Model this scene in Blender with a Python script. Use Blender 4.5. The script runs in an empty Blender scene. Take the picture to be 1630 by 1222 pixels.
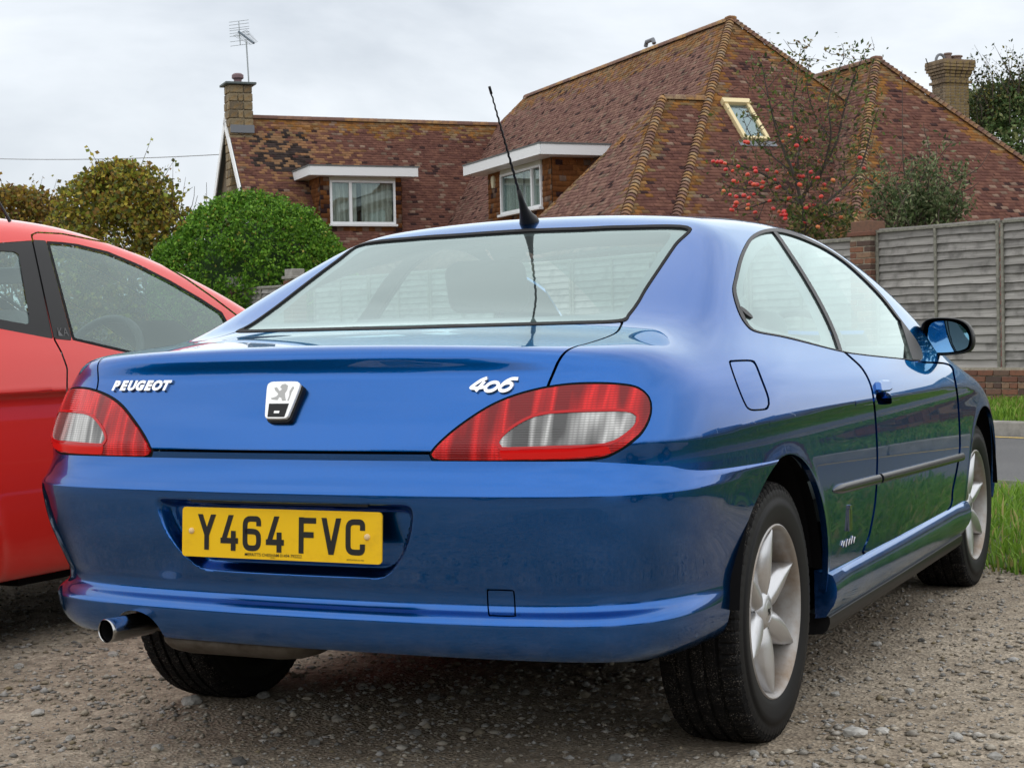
import bpy, bmesh, math, random
import numpy as np
from mathutils import Vector, Matrix
random.seed(7); RNG = np.random.default_rng(7)
SC = bpy.context.scene
COL = SC.collection

# ---------------------------------------------------------------- camera
CAM_C = np.array([2.0597, -2.9906, 0.9868]); CAM_YAW, CAM_PIT, CAM_ROL, CAM_F = .4476, -.0254, -.0211, 2674.3
def _basis():
    y, p, r = CAM_YAW, CAM_PIT, CAM_ROL
    fw = np.array([-math.sin(y)*math.cos(p), math.cos(y)*math.cos(p), math.sin(p)])
    rt = np.array([math.cos(y), math.sin(y), 0.]); up = np.cross(rt, fw)
    return rt*math.cos(r)+up*math.sin(r), -rt*math.sin(r)+up*math.cos(r), fw
CR, CU, CF = _basis()
cam = bpy.data.cameras.new('camera'); cam_o = bpy.data.objects.new('camera', cam); COL.objects.link(cam_o)
cam.sensor_width = 36; cam.lens = CAM_F/1630*36; cam.clip_start = .05; cam.clip_end = 3000
cam_o.matrix_world = Matrix((tuple(CR)+(0,), tuple(CU)+(0,), tuple(-CF)+(0,), (0, 0, 0, 1))).transposed() if False else \
    Matrix(((CR[0], CU[0], -CF[0], CAM_C[0]), (CR[1], CU[1], -CF[1], CAM_C[1]), (CR[2], CU[2], -CF[2], CAM_C[2]), (0, 0, 0, 1)))
SC.camera = cam_o
cam.dof.use_dof = True; cam.dof.focus_distance = 4.4; cam.dof.aperture_fstop = 45

# pixel (in the 1630 px wide photograph) -> direction / point
def ray(px, py): return CF+CR*(px-815)/CAM_F+CU*(611-py)/CAM_F
def at(px, py, D): return CAM_C+ray(px, py)*D                 # D = depth along the lens axis
def onx(px, py, x): d = ray(px, py); return CAM_C+d*((x-CAM_C[0])/d[0])
def ony(px, py, y): d = ray(px, py); return CAM_C+d*((y-CAM_C[1])/d[1])
def onz(px, py, z): d = ray(px, py); return CAM_C+d*((z-CAM_C[2])/d[2])
def onplane(px, py, p0, n): d = ray(px, py); return CAM_C+d*(np.dot(np.asarray(p0)-CAM_C, n)/np.dot(d, n))
def pj(P):
    v = np.asarray(P, float)-CAM_C; d = v@CF
    return np.stack([815+CAM_F*(v@CR)/d, 611-CAM_F*(v@CU)/d], -1)

# ---------------------------------------------------------------- world, sun, exposure
SUN_AZ, SUN_EL = math.radians(-40), math.radians(86)          # azimuth from +Y clockwise seen from above
world = bpy.data.worlds.new('World'); SC.world = world; world.use_nodes = True
nt = world.node_tree; nt.nodes.clear()
def nn(t, typ, **kw):
    n = t.nodes.new(typ)
    for k, v in kw.items(): setattr(n, k, v)
    return n
wo = nn(nt, 'ShaderNodeOutputWorld'); wb = nn(nt, 'ShaderNodeBackground')
sky = nn(nt, 'ShaderNodeTexSky'); sky.sky_type = 'NISHITA'; sky.sun_disc = False
sky.sun_elevation = SUN_EL; sky.sun_rotation = SUN_AZ; sky.air_density = 1.0; sky.dust_density = 3.0; sky.ozone_density = 1.0
tc = nn(nt, 'ShaderNodeTexCoord'); mp = nn(nt, 'ShaderNodeMapping'); mp.inputs['Scale'].default_value = (1, 1, 2.6)
n1 = nn(nt, 'ShaderNodeTexNoise'); n1.inputs['Scale'].default_value = 2.7; n1.inputs['Detail'].default_value = 7; n1.inputs['Roughness'].default_value = .55; n1.inputs['Distortion'].default_value = .4
cr = nn(nt, 'ShaderNodeValToRGB')
cr.color_ramp.elements[0].position = .30; cr.color_ramp.elements[0].color = (4.7, 5.1, 5.6, 1)
cr.color_ramp.elements[1].position = .58; cr.color_ramp.elements[1].color = (7.7, 8.05, 8.4, 1)
mx = nn(nt, 'ShaderNodeMix', data_type='RGBA'); mx.inputs['Factor'].default_value = .86
nt.links.new(tc.outputs['Generated'], mp.inputs['Vector']); nt.links.new(mp.outputs[0], n1.inputs['Vector'])
nt.links.new(n1.outputs['Fac'], cr.inputs['Fac']); nt.links.new(sky.outputs[0], mx.inputs['A']); nt.links.new(cr.outputs[0], mx.inputs['B'])
nt.links.new(mx.outputs['Result'], wb.inputs['Color']); wb.inputs['Strength'].default_value = .1
nt.links.new(wb.outputs[0], wo.inputs['Surface'])
sun = bpy.data.lights.new('sun', 'SUN'); sun.energy = 1.3; sun.angle = math.radians(168); sun.color = (1, .95, .88)
sun_o = bpy.data.objects.new('sun', sun); COL.objects.link(sun_o)
_sd = Vector((math.sin(SUN_AZ)*math.cos(SUN_EL), math.cos(SUN_AZ)*math.cos(SUN_EL), math.sin(SUN_EL)))
sun_o.rotation_euler = _sd.to_track_quat('Z', 'Y').to_euler()
SC.view_settings.view_transform = 'Standard'; SC.view_settings.look = 'None'; SC.view_settings.exposure = 0.48; SC.view_settings.gamma = 1
SC.view_settings.use_curve_mapping = False
SC.cycles.max_bounces = 8; SC.cycles.transparent_max_bounces = 16; SC.cycles.caustics_reflective = False; SC.cycles.caustics_refractive = False

# ---------------------------------------------------------------- naming helpers
def tag(o, label=None, cat=None, group=None, kind=None):
    if label: o['label'] = label
    if cat: o['category'] = cat
    if group: o['group'] = group
    if kind: o['kind'] = kind
    return o
def empty(name, loc, label=None, cat=None, group=None):
    o = bpy.data.objects.new(name, None); COL.objects.link(o); o.location = tuple(map(float, loc)); o.empty_display_size = .2
    return tag(o, label, cat, group)
def link(name, me, parent=None, mat=None):
    if mat is not None and len(me.materials) == 0: me.materials.append(mat)
    o = bpy.data.objects.new(name, me); COL.objects.link(o)
    if parent is not None:
        o.parent = parent
        pm = Matrix.Identity(4); q = parent
        while q is not None: pm = q.matrix_basis @ pm if q.parent is None else (q.matrix_parent_inverse @ q.matrix_basis) @ pm; q = q.parent
        o.matrix_parent_inverse = pm.inverted()
    return o
def mesh(name, V, F, mat=None, parent=None, smooth=False, normals=None, mats=None, midx=None):
    """V world-space vertices, F list/array of faces -> one linked object (vertices stay in world space)"""
    me = bpy.data.meshes.new(name)
    V = np.asarray(V, np.float32)
    if isinstance(F, np.ndarray):
        n = F.shape[1]; me.vertices.add(len(V)); me.vertices.foreach_set('co', V.ravel())
        me.loops.add(F.size); me.loops.foreach_set('vertex_index', F.astype(np.int32).ravel())
        me.polygons.add(len(F)); me.polygons.foreach_set('loop_start', np.arange(0, F.size, n, dtype=np.int32)); me.polygons.foreach_set('loop_total', np.full(len(F), n, np.int32))
        me.update(calc_edges=True)
    else:
        me.from_pydata(V.tolist(), [], [list(map(int, f)) for f in F]); me.update()
    if mats:
        for m in mats: me.materials.append(m)
    elif mat is not None: me.materials.append(mat)
    if midx is not None: me.polygons.foreach_set('material_index', np.asarray(midx, np.int32))
    me.validate(clean_customdata=False)
    if smooth or normals is not None: me.polygons.foreach_set('use_smooth', np.ones(len(me.polygons), bool))
    if normals is not None and len(me.vertices) == len(normals): me.normals_split_custom_set_from_vertices(np.asarray(normals, float).tolist())
    return link(name, me, parent)
class MB:
    """collects simple solids into one mesh"""
    def __init__(s): s.V = []; s.F = []
    def add(s, V, F):
        b = len(s.V); s.V += [tuple(map(float, v)) for v in V]; s.F += [[b+i for i in f] for f in F]; return s
    def box(s, c, sx, sy, sz, ax=None):
        ax = np.eye(3) if ax is None else np.asarray(ax, float)
        c = np.asarray(c, float); P = [c+ax[0]*i*sx/2+ax[1]*j*sy/2+ax[2]*k*sz/2 for i in (-1, 1) for j in (-1, 1) for k in (-1, 1)]
        return s.add(P, [(0, 1, 3, 2), (4, 6, 7, 5), (0, 4, 5, 1), (2, 3, 7, 6), (0, 2, 6, 4), (1, 5, 7, 3)])
    def tube(s, pts, r, n=8, cap=True):
        pts = [np.asarray(p, float) for p in pts]; rr = r if hasattr(r, '__len__') else [r]*len(pts)
        rings = []; prev = None
        for i, p in enumerate(pts):
            t = pts[min(i+1, len(pts)-1)]-pts[max(i-1, 0)]; t = t/(np.linalg.norm(t)+1e-12)
            a = np.array([0, 0, 1.]) if abs(t[2]) < .9 else np.array([1., 0, 0])
            if prev is not None: a = prev
            u = np.cross(t, a); u /= np.linalg.norm(u)+1e-12; v = np.cross(t, u); prev = -v if False else np.cross(u, t)
            rings.append([p+rr[i]*(u*math.cos(2*math.pi*k/n)+v*math.sin(2*math.pi*k/n)) for k in range(n)])
        V = [q for g in rings for q in g]; F = []
        for i in range(len(pts)-1):
            for k in range(n): F.append((i*n+k, i*n+(k+1) % n, (i+1)*n+(k+1) % n, (i+1)*n+k))
        if cap: F.append(tuple(range(n))[::-1]); F.append(tuple((len(pts)-1)*n+k for k in range(n)))
        return s.add(V, F)
    def prism(s, poly, d):
        """closed planar polygon (3D points) extruded along vector d"""
        n = len(poly); d = np.asarray(d, float); P = [np.asarray(p, float) for p in poly]
        return s.add(P+[p+d for p in P], [tuple(range(n))[::-1], tuple(range(n, 2*n))]+[(i, (i+1) % n, n+(i+1) % n, n+i) for i in range(n)])
    def build(s, name, mat=None, parent=None, smooth=False): 
        o = mesh(name, s.V, s.F, mat, parent, smooth)
        bm = bmesh.new(); bm.from_mesh(o.data); bmesh.ops.recalc_face_normals(bm, faces=bm.faces); bm.to_mesh(o.data); bm.free()
        return o
def bevel(o, w, seg=2, ang=30):
    m = o.modifiers.new('bevel', 'BEVEL'); m.width = w; m.segments = seg; m.limit_method = 'ANGLE'; m.angle_limit = math.radians(ang)
    return o
def auto_smooth(o, ang=35):
    me = o.data; bm = bmesh.new(); bm.from_mesh(me)
    for f in bm.faces: f.smooth = True
    for e in bm.edges: e.smooth = (len(e.link_faces) == 2 and e.calc_face_angle(0) < math.radians(ang))
    bm.to_mesh(me); bm.free(); return o

# ---------------------------------------------------------------- materials
class Mat:
    def __init__(s, name):
        s.m = bpy.data.materials.new(name); s.m.use_nodes = True; s.t = s.m.node_tree; s.b = s.t.nodes['Principled BSDF']; s.o = s.t.nodes['Material Output']
    def set(s, **kw):
        for k, v in kw.items():
            i = s.b.inputs[k.replace('_', ' ')]
            i.default_value = tuple(v)+(1,) if hasattr(v, '__len__') and len(v) == 3 else v
        return s
    def n(s, typ, **kw): return nn(s.t, typ, **kw)
    def l(s, a, b): s.t.links.new(a, b); return s
    def noise(s, scale, detail=4, rough=.55, vec=None, dist=0.):
        n = s.n('ShaderNodeTexNoise'); n.inputs['Scale'].default_value = scale; n.inputs['Detail'].default_value = detail; n.inputs['Roughness'].default_value = rough; n.inputs['Distortion'].default_value = dist
        s.l(vec if vec is not None else s.coord(), n.inputs['Vector']); return n.outputs['Fac']
    def coord(s, kind='Object'):
        if not hasattr(s, '_tc'): s._tc = s.n('ShaderNodeTexCoord')
        return s._tc.outputs[kind]
    def ramp(s, fac, stops, interp='LINEAR'):
        r = s.n('ShaderNodeValToRGB'); e = r.color_ramp; e.interpolation = interp
        while len(e.elements) < len(stops): e.elements.new(.5)
        for q, (p, c) in zip(e.elements, stops): q.position = p; q.color = (tuple(c)+(1,)) if hasattr(c, '__len__') else (c, c, c, 1)
        s.l(fac, r.inputs['Fac']); return r.outputs['Color']
    def mix(s, fac, a, b, mode='MIX'):
        m = s.n('ShaderNodeMix', data_type='RGBA', blend_type=mode)
        for v, i in ((fac, m.inputs['Factor']), (a, m.inputs['A']), (b, m.inputs['B'])):
            if hasattr(v, 'is_linked'): s.l(v, i)
            else: i.default_value = (tuple(v)+(1,)) if hasattr(v, '__len__') else v
        return m.outputs['Result']
    def math(s, op, a, b=0.):
        m = s.n('ShaderNodeMath', operation=op)
        for v, i in ((a, m.inputs[0]), (b, m.inputs[1])):
            if hasattr(v, 'is_linked'): s.l(v, i)
            else: i.default_value = v
        return m.outputs[0]
    def attr(s, name):
        a = s.n('ShaderNodeAttribute'); a.attribute_name = name; return a
    def bump(s, h, strength=.5, dist=.01):
        b = s.n('ShaderNodeBump'); b.inputs['Strength'].default_value = strength; b.inputs['Distance'].default_value = dist
        s.l(h, b.inputs['Height']); s.l(b.outputs[0], s.b.inputs['Normal']); return s
    def col(s, c): s.l(c, s.b.inputs['Base Color']); return s
    def rough(s, c): s.l(c, s.b.inputs['Roughness']); return s
def simple(name, c, r=.5, **kw): return Mat(name).set(Base_Color=c, Roughness=r, **kw).m
M = {}
# ================================================================ implicit body modelling
def crv(xs, ys, sig=0.0, lo=None, hi=None):
    """smooth 1D curve: monotone cubic through the points, optional gaussian smoothing, evaluated from a table"""
    xs = np.asarray(xs, float); ys = np.asarray(ys, float); h = np.diff(xs); d = np.diff(ys)/h
    m = np.zeros_like(ys); m[0] = d[0]; m[-1] = d[-1]
    for i in range(1, len(xs)-1):
        if d[i-1]*d[i] > 0:
            w1 = 2*h[i]+h[i-1]; w2 = h[i]+2*h[i-1]; m[i] = (w1+w2)/(w1/d[i-1]+w2/d[i])
    N = 6000; t = np.linspace(xs[0], xs[-1], N); k = np.clip(np.searchsorted(xs, t, side='right')-1, 0, len(xs)-2)
    u = (t-xs[k])/h[k]; v = (2*u**3-3*u**2+1)*ys[k]+(u**3-2*u**2+u)*h[k]*m[k]+(-2*u**3+3*u**2)*ys[k+1]+(u**3-u**2)*h[k]*m[k+1]
    if sig > 0:
        s = sig/(t[1]-t[0]); r = int(3*s); g = np.exp(-.5*(np.arange(-r, r+1)/s)**2); g /= g.sum()
        e0 = v[0]+(v[1]-v[0])*np.arange(-r, 0); e1 = v[-1]+(v[-1]-v[-2])*np.arange(1, r+1)
        v = np.convolve(np.concatenate([e0, v, e1]), g, 'valid')
    s0 = (v[1]-v[0])/(t[1]-t[0]); s1 = (v[-1]-v[-2])/(t[1]-t[0])
    def f(q):
        q = np.asarray(q, float); o = np.interp(q, t, v)
        return o+np.where(q < t[0], (q-t[0])*s0, 0)+np.where(q > t[-1], (q-t[-1])*s1, 0)
    return f
def smax(a, b, k):
    h = np.maximum(k-np.abs(a-b), 0)/k
    return np.maximum(a, b)+h*h*h*k/6
def smin(a, b, k): return -smax(-a, -b, k)
def sstep(a, b, x): t = np.clip((x-a)/(b-a), 0, 1); return t*t*(3-2*t)
def surface(fn, lo, hi, h, coarse=4):
    """surface nets of fn(x,y,z)=0 in the box, vertices pulled exactly onto the surface"""
    lo = np.asarray(lo, float); n = np.ceil((np.asarray(hi)-lo)/h/coarse).astype(int)*coarse
    ax = [lo[i]+h*np.arange(n[i]+1) for i in range(3)]
    X, Y, Z = np.meshgrid(ax[0][::coarse], ax[1][::coarse], ax[2][::coarse], indexing='ij')
    cg = fn(X, Y, Z); thr = h*coarse*2.2
    near = np.abs(cg) < thr
    F = np.repeat(np.repeat(np.repeat(np.where(cg > 0, 1., -1.), coarse, 0), coarse, 1), coarse, 2)
    F = F[:n[0]+1, :n[1]+1, :n[2]+1].copy()
    # cells of the coarse grid that need evaluating
    c8 = near[:-1, :-1, :-1].copy()
    sgn = cg > 0; mixed = np.zeros_like(c8)
    for a in (0, 1):
        for b in (0, 1):
            for c in (0, 1):
                sl = (slice(a, cg.shape[0]-1+a), slice(b, cg.shape[1]-1+b), slice(c, cg.shape[2]-1+c))
                c8 |= near[sl]; mixed |= sgn[sl] != sgn[:-1, :-1, :-1]
    c8 |= mixed
    I = np.argwhere(c8); off = np.stack(np.meshgrid(*[np.arange(coarse+1)]*3, indexing='ij'), -1).reshape(-1, 3)
    for s in range(0, len(I), 4000):
        g = (I[s:s+4000, None, :]*coarse+off[None]).reshape(-1, 3)
        F[g[:, 0], g[:, 1], g[:, 2]] = fn(ax[0][g[:, 0]], ax[1][g[:, 1]], ax[2][g[:, 2]])
    S = F > 0; nx, ny, nz = n
    cs = np.zeros((nx, ny, nz), np.int8)
    for a in (0, 1):
        for b in (0, 1):
            for c in (0, 1): cs += S[a:nx+a, b:ny+b, c:nz+c]
    act = (cs > 0) & (cs < 8); idx = np.full(act.shape, -1, np.int64); C = np.argwhere(act); idx[act] = np.arange(len(C))
    V = lo+(C+.5)*h
    Fc = []
    for axn in range(3):
        a1, a2 = (axn+1) % 3, (axn+2) % 3
        sl0 = [slice(None)]*3; sl1 = [slice(None)]*3; sl0[axn] = slice(0, n[axn]); sl1[axn] = slice(1, n[axn]+1)
        for a in (a1, a2): sl0[a] = slice(1, n[a]); sl1[a] = slice(1, n[a])
        A = S[tuple(sl0)]; B = S[tuple(sl1)]; E = np.argwhere(A != B); flip = A[A != B]
        base = E.copy(); base[:, a1] += 1; base[:, a2] += 1
        q = []
        for d1, d2 in ((-1, -1), (0, -1), (0, 0), (-1, 0)):
            g = base.copy(); g[:, a1] += d1; g[:, a2] += d2; q.append(idx[g[:, 0], g[:, 1], g[:, 2]])
        q = np.stack(q, 1); q[flip] = q[flip][:, ::-1]; Fc.append(q)
    Q = np.concatenate(Fc); Q = Q[(Q >= 0).all(1)]
    for _ in range(6): V = newton(fn, V, h*.6)
    return V, np.concatenate([Q[:, [0, 1, 2]], Q[:, [0, 2, 3]]])
def grad(fn, V, e=.0015):
    x, y, z = V.T
    return np.stack([fn(x+e, y, z)-fn(x-e, y, z), fn(x, y+e, z)-fn(x, y-e, z), fn(x, y, z+e)-fn(x, y, z-e)], 1)/(2*e)
def newton(fn, V, lim):
    g = grad(fn, V); f = fn(*V.T); d = -f[:, None]*g/((g*g).sum(1)[:, None]+1e-9); l = np.linalg.norm(d, axis=1)[:, None]
    return V+d*np.minimum(1, lim/(l+1e-12))
def compact(V, T):
    u, inv = np.unique(T, return_inverse=True); return V[u], inv.reshape(-1, 3)
def cut(V, T, f):
    """split a triangle mesh along f=0 -> (part with f<0, part with f>0)"""
    f = np.where(np.abs(f) < 2e-5, 2e-5, f); s = f > 0; k = s[T].sum(1)
    neg = [T[k == 0]]; pos = [T[k == 3]]; mixT = T[(k == 1) | (k == 2)]
    if len(mixT) == 0: return compact(V, np.concatenate(neg)) if len(neg[0]) else (V[:0], T[:0]), compact(V, pos[0]) if len(pos[0]) else (V[:0], T[:0])
    lone = np.where(s[mixT].sum(1)[:, None] == 1, s[mixT], ~s[mixT]).argmax(1)
    r = np.arange(len(mixT)); a = mixT[r, lone]; b = mixT[r, (lone+1) % 3]; c = mixT[r, (lone+2) % 3]
    ed = np.concatenate([np.stack([a, b], 1), np.stack([a, c], 1)]); eds = np.sort(ed, 1)
    ue, inv = np.unique(eds, axis=0, return_inverse=True); inv = inv.ravel()
    t = f[ue[:, 0]]/(f[ue[:, 0]]-f[ue[:, 1]]); NV = V[ue[:, 0]]+(V[ue[:, 1]]-V[ue[:, 0]])*t[:, None]
    V2 = np.concatenate([V, NV]); ab = len(V)+inv[:len(mixT)]; ac = len(V)+inv[len(mixT):]
    t1 = np.stack([a, ab, ac], 1); t2 = np.stack([ab, b, c], 1); t3 = np.stack([ab, c, ac], 1)
    lp = s[a]
    pos += [t1[lp], t2[~lp], t3[~lp]]; neg += [t1[~lp], t2[lp], t3[lp]]
    P = np.concatenate(pos); N = np.concatenate(neg)
    e = (V[:0], T[:0])
    return (compact(V2, N) if len(N) else e), (compact(V2, P) if len(P) else e)
def spline(P, n=8, closed=True):
    P = np.asarray(P, float); m = len(P); out = []
    for i in range(m if closed else m-1):
        g = lambda j: P[j % m] if closed else P[min(max(j, 0), m-1)]
        p0, p1, p2, p3 = g(i-1), g(i), g(i+1), g(i+2)
        for k in range(n):
            t = k/n; out.append(.5*((2*p1)+(-p0+p2)*t+(2*p0-5*p1+4*p2-p3)*t*t+(-p0+3*p1-3*p2+p3)*t**3))
    if not closed: out.append(P[-1])
    return np.array(out)
def sdpoly(P, poly):
    """signed distance (negative inside) of 2D points to a closed polygon"""
    d = np.full(len(P), 1e9); s = np.ones(len(P)); n = len(poly)
    for i in range(n):
        a = poly[i]; b = poly[i-1]; e = b-a; w = P-a
        t = np.clip((w@e)/(e@e+1e-12), 0, 1); q = w-t[:, None]*e; d = np.minimum(d, (q*q).sum(1))
        c1 = P[:, 1] >= a[1]; c2 = P[:, 1] < b[1]; c3 = e[0]*w[:, 1] > e[1]*w[:, 0]
        s = np.where((c1 & c2 & c3) | (~c1 & ~c2 & ~c3), -s, s)
    return s*np.sqrt(d)
def edges_boundary(T):
    e = np.concatenate([T[:, [0, 1]], T[:, [1, 2]], T[:, [2, 0]]]); k = np.sort(e, 1)
    _, inv, cnt = np.unique(k, axis=0, return_inverse=True, return_counts=True); return e[cnt[inv.ravel()] == 1]
def mirror(V, T, N=None):
    """add the mirror image in x=0"""
    V2 = V*np.array([-1, 1, 1]); T2 = T[:, ::-1]+len(V)
    out = (np.concatenate([V, V2]), np.concatenate([T, T2]))
    return out if N is None else out+(np.concatenate([N, N*np.array([-1, 1, 1])]),)
def largest(V, T):
    """keep the biggest connected piece"""
    lab = np.arange(len(V)); e = np.concatenate([T[:, [0, 1]], T[:, [1, 2]]])
    for _ in range(400):
        m = np.minimum(lab[e[:, 0]], lab[e[:, 1]]); n = lab.copy(); np.minimum.at(n, e[:, 0], m); np.minimum.at(n, e[:, 1], m); n = n[n]
        if (n == lab).all(): break
        lab = n
    u, c = np.unique(lab[T[:, 0]], return_counts=True); return compact(V, T[lab[T[:, 0]] == u[c.argmax()]])
def fold(V, T, N, thick, center_open=True, xc=0.):
    e = edges_boundary(T)
    if center_open: e = e[(np.abs(V[e][:, :, 0]-xc) > 1e-4).any(1)]
    u, inv = np.unique(e, return_inverse=True); inv = inv.reshape(-1, 2)
    b0 = len(V); top = V[u]; bot = V[u]-N[u]*thick; m = len(u)
    V3 = np.concatenate([V, top, bot]); q = np.stack([inv[:, 1], inv[:, 0], inv[:, 0]+m, inv[:, 1]+m], 1)+b0
    ev = V[e[:, 1]]-V[e[:, 0]]; fo = np.cross(ev, N[e[:, 0]]); fn_ = np.zeros((m, 3))
    for j in (0, 1): np.add.at(fn_, inv[:, j], fo)
    fn_ /= np.linalg.norm(fn_, axis=1)[:, None]+1e-9
    return V3, np.concatenate([T, q[:, [0, 1, 2]], q[:, [0, 2, 3]]]), np.concatenate([N, fn_, fn_])
def panel(name, V, T, fn, mat, parent, mir=False, thick=.012, offset=0., flip=False, center_open=True):
    """one body panel: exact normals from the field, edges folded inwards so that the gaps have depth"""
    N = grad(fn, V); N /= np.linalg.norm(N, axis=1)[:, None]+1e-9
    V = V+N*offset
    if flip: V = V*np.array([-1, 1, 1]); N = N*np.array([-1, 1, 1]); T = T[:, ::-1]
    if thick: V, T, N = fold(V, T, N, thick, center_open)
    if mir: V, T, N = mirror(V, T, N)
    return mesh(name, V, T, mat, parent, normals=N)
# ================================================================ blue coupe: shape functions (x half width, y forward from the tail, z up)
AX_R, AX_F, AX_Z, WR = .985, 3.685, .312, .3215
b_W = crv([-.1, .2, .45, .7, .985, 1.5, 2.3, 3.2, 3.7, 4.1, 4.4, 4.65], [.70, .805, .86, .882, .893, .892, .895, .892, .890, .872, .80, .60], .08)
b_S = crv([.15, .25, .35, .45, .55, .65, .75, .83, .90, .97, 1.1], [-.05, -.028, -.012, -.003, 0, -.001, -.006, -.015, -.033, -.072, -.20], .03)
b_T = crv([-.1, .2, .35, .55, .76, 1.0, 1.4, 2.0, 2.6, 3.2, 3.6, 4.0, 4.4, 4.6, 4.8], [.955, .982, .998, 1.015, 1.025, 1.022, .995, .965, .945, .925, .895, .84, .74, .66, .5], .06)
b_R = crv([.1, .5, .70, .75, .80, .85, .885, .905, .920, .940, .965, .985, 1.0, 1.1], [.14, .13, .120, .122, .133, .154, .173, .184, .1895, .1905, .1890, .192, .20, .25], .006)
b_FR = crv([.1, .3, .5, .65, .75, .9], [4.5, 4.62, 4.60, 4.52, 4.40, 4.2], .05)
g_W = crv([.3, .8, 1.2, 1.6, 2.0, 2.6, 3.0, 3.4, 3.8], [.70, .785, .806, .815, .821, .820, .807, .775, .70], .1)
g_roof = crv([.6, 1.0, 1.43, 1.7, 2.05, 2.4, 2.8, 3.2], [1.20, 1.285, 1.342, 1.360, 1.369, 1.362, 1.335, 1.28], .12)
g_glass = crv([.3, .76, 1.07, 1.38, 1.7, 2.2], [.80, 1.028, 1.175, 1.312, 1.43, 1.60], .06)
g_screen = crv([2.0, 2.45, 2.9, 3.3, 3.6, 4.0], [1.50, 1.375, 1.235, 1.06, .90, .66], .06)
def arch_d(y, z): return np.minimum(np.hypot(y-AX_R, z-AX_Z), np.hypot(y-AX_F, z-AX_Z))
def b_lower(x, y, z):
    xx = np.sqrt(x*x+1e-6)
    r = arch_d(y, z)
    W = b_W(y)+b_S(z)+.003*np.exp(-((r-.386)/.016)**2)
    side = (xx-W)*.97
    rear = (b_R(z)+.10*x*x+.12*x**4-y)*.93
    front = (y-(b_FR(z)-.25*x*x-.35*x**4))*.9
    top = (z-(b_T(y)-.045*x*x-.03*x**4))*.98
    f = smax(side, rear, .26); f = smax(f, front, .3)
    f = smax(f, top, .045+.115*sstep(.25, .7, y)*sstep(.45, .8, xx)+.03*sstep(.4, .8, xx))
    return smax(f, (.17+.0*z)-z, .03)
def b_green(x, y, z):
    xx = np.sqrt(x*x+1e-6); dz = z-.95
    side = (xx-(g_W(y)-.50*dz-.40*np.maximum(dz, 0)**2))*.85
    rf = (z-(g_roof(y)-.085*x*x-.08*x**4))*.98
    gl = (z-(g_glass(y)-.030*x*x-.05*x**4))*.91
    ws = (z-(g_screen(y)-.10*x*x))*.9
    f = smax(rf, gl, .035); f = smax(f, ws, .05)
    f = smax(f, side, .13)
    return smax(f, .8-z, .02)
def b_body(x, y, z):
    return smin(b_lower(x, y, z), b_green(x, y, z), .10)
# bumper: plan outline pushed out by a height profile, less so along the sides
p_P = crv([.28, .30, .315, .33, .345, .360, .375, .390, .400, .409, .418, .430, .445, .475, .515, .565, .615, .655, .6655, .674, .684, .696, .718, .745, .79], [-.095, -.052, -.030, -.017, -.009, -.004, -.001, .0005, -.003, -.011, -.022, -.0275, -.027, -.017, -.002, .014, .024, .0285, .0285, .0240, .0175, .0120, .0045, -.001, -.010], .0016)
p_Q = crv([.27, .29, .305, .32, .34, .37, .40, .43, .48, .55, .62, .672, .686, .6905, .695, .703, .72, .79], [-.13, -.075, -.048, -.032, -.024, -.020, -.019, -.018, -.013, -.003, .007, .0130, .0140, .0115, .0085, .004, .0, -.01], .0018)
r_HW = crv([.44, .49, .515, .54, .58, .62, .66], [.20, .248, .276, .296, .319, .330, .334], .006)
def p_bump(x, y, z):
    xx = np.sqrt(x*x+1e-6)
    along = sstep(.25, .75, y); P = p_P(z)*(1-along)+p_Q(z)*along
    W = b_W(y)-.010
    rec = smax((xx-r_HW(z))*.9, np.abs(z-.564)-.079, .03)          # number plate recess
    P = P-.034*sstep(.006, -.017, rec)*(y < .4)
    rear = (.120+.10*x*x+.12*x**4-y)*.93
    d = smax((xx-W)*.97, rear, .26)-P
    return smax(d, z-.80, .004)
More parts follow.
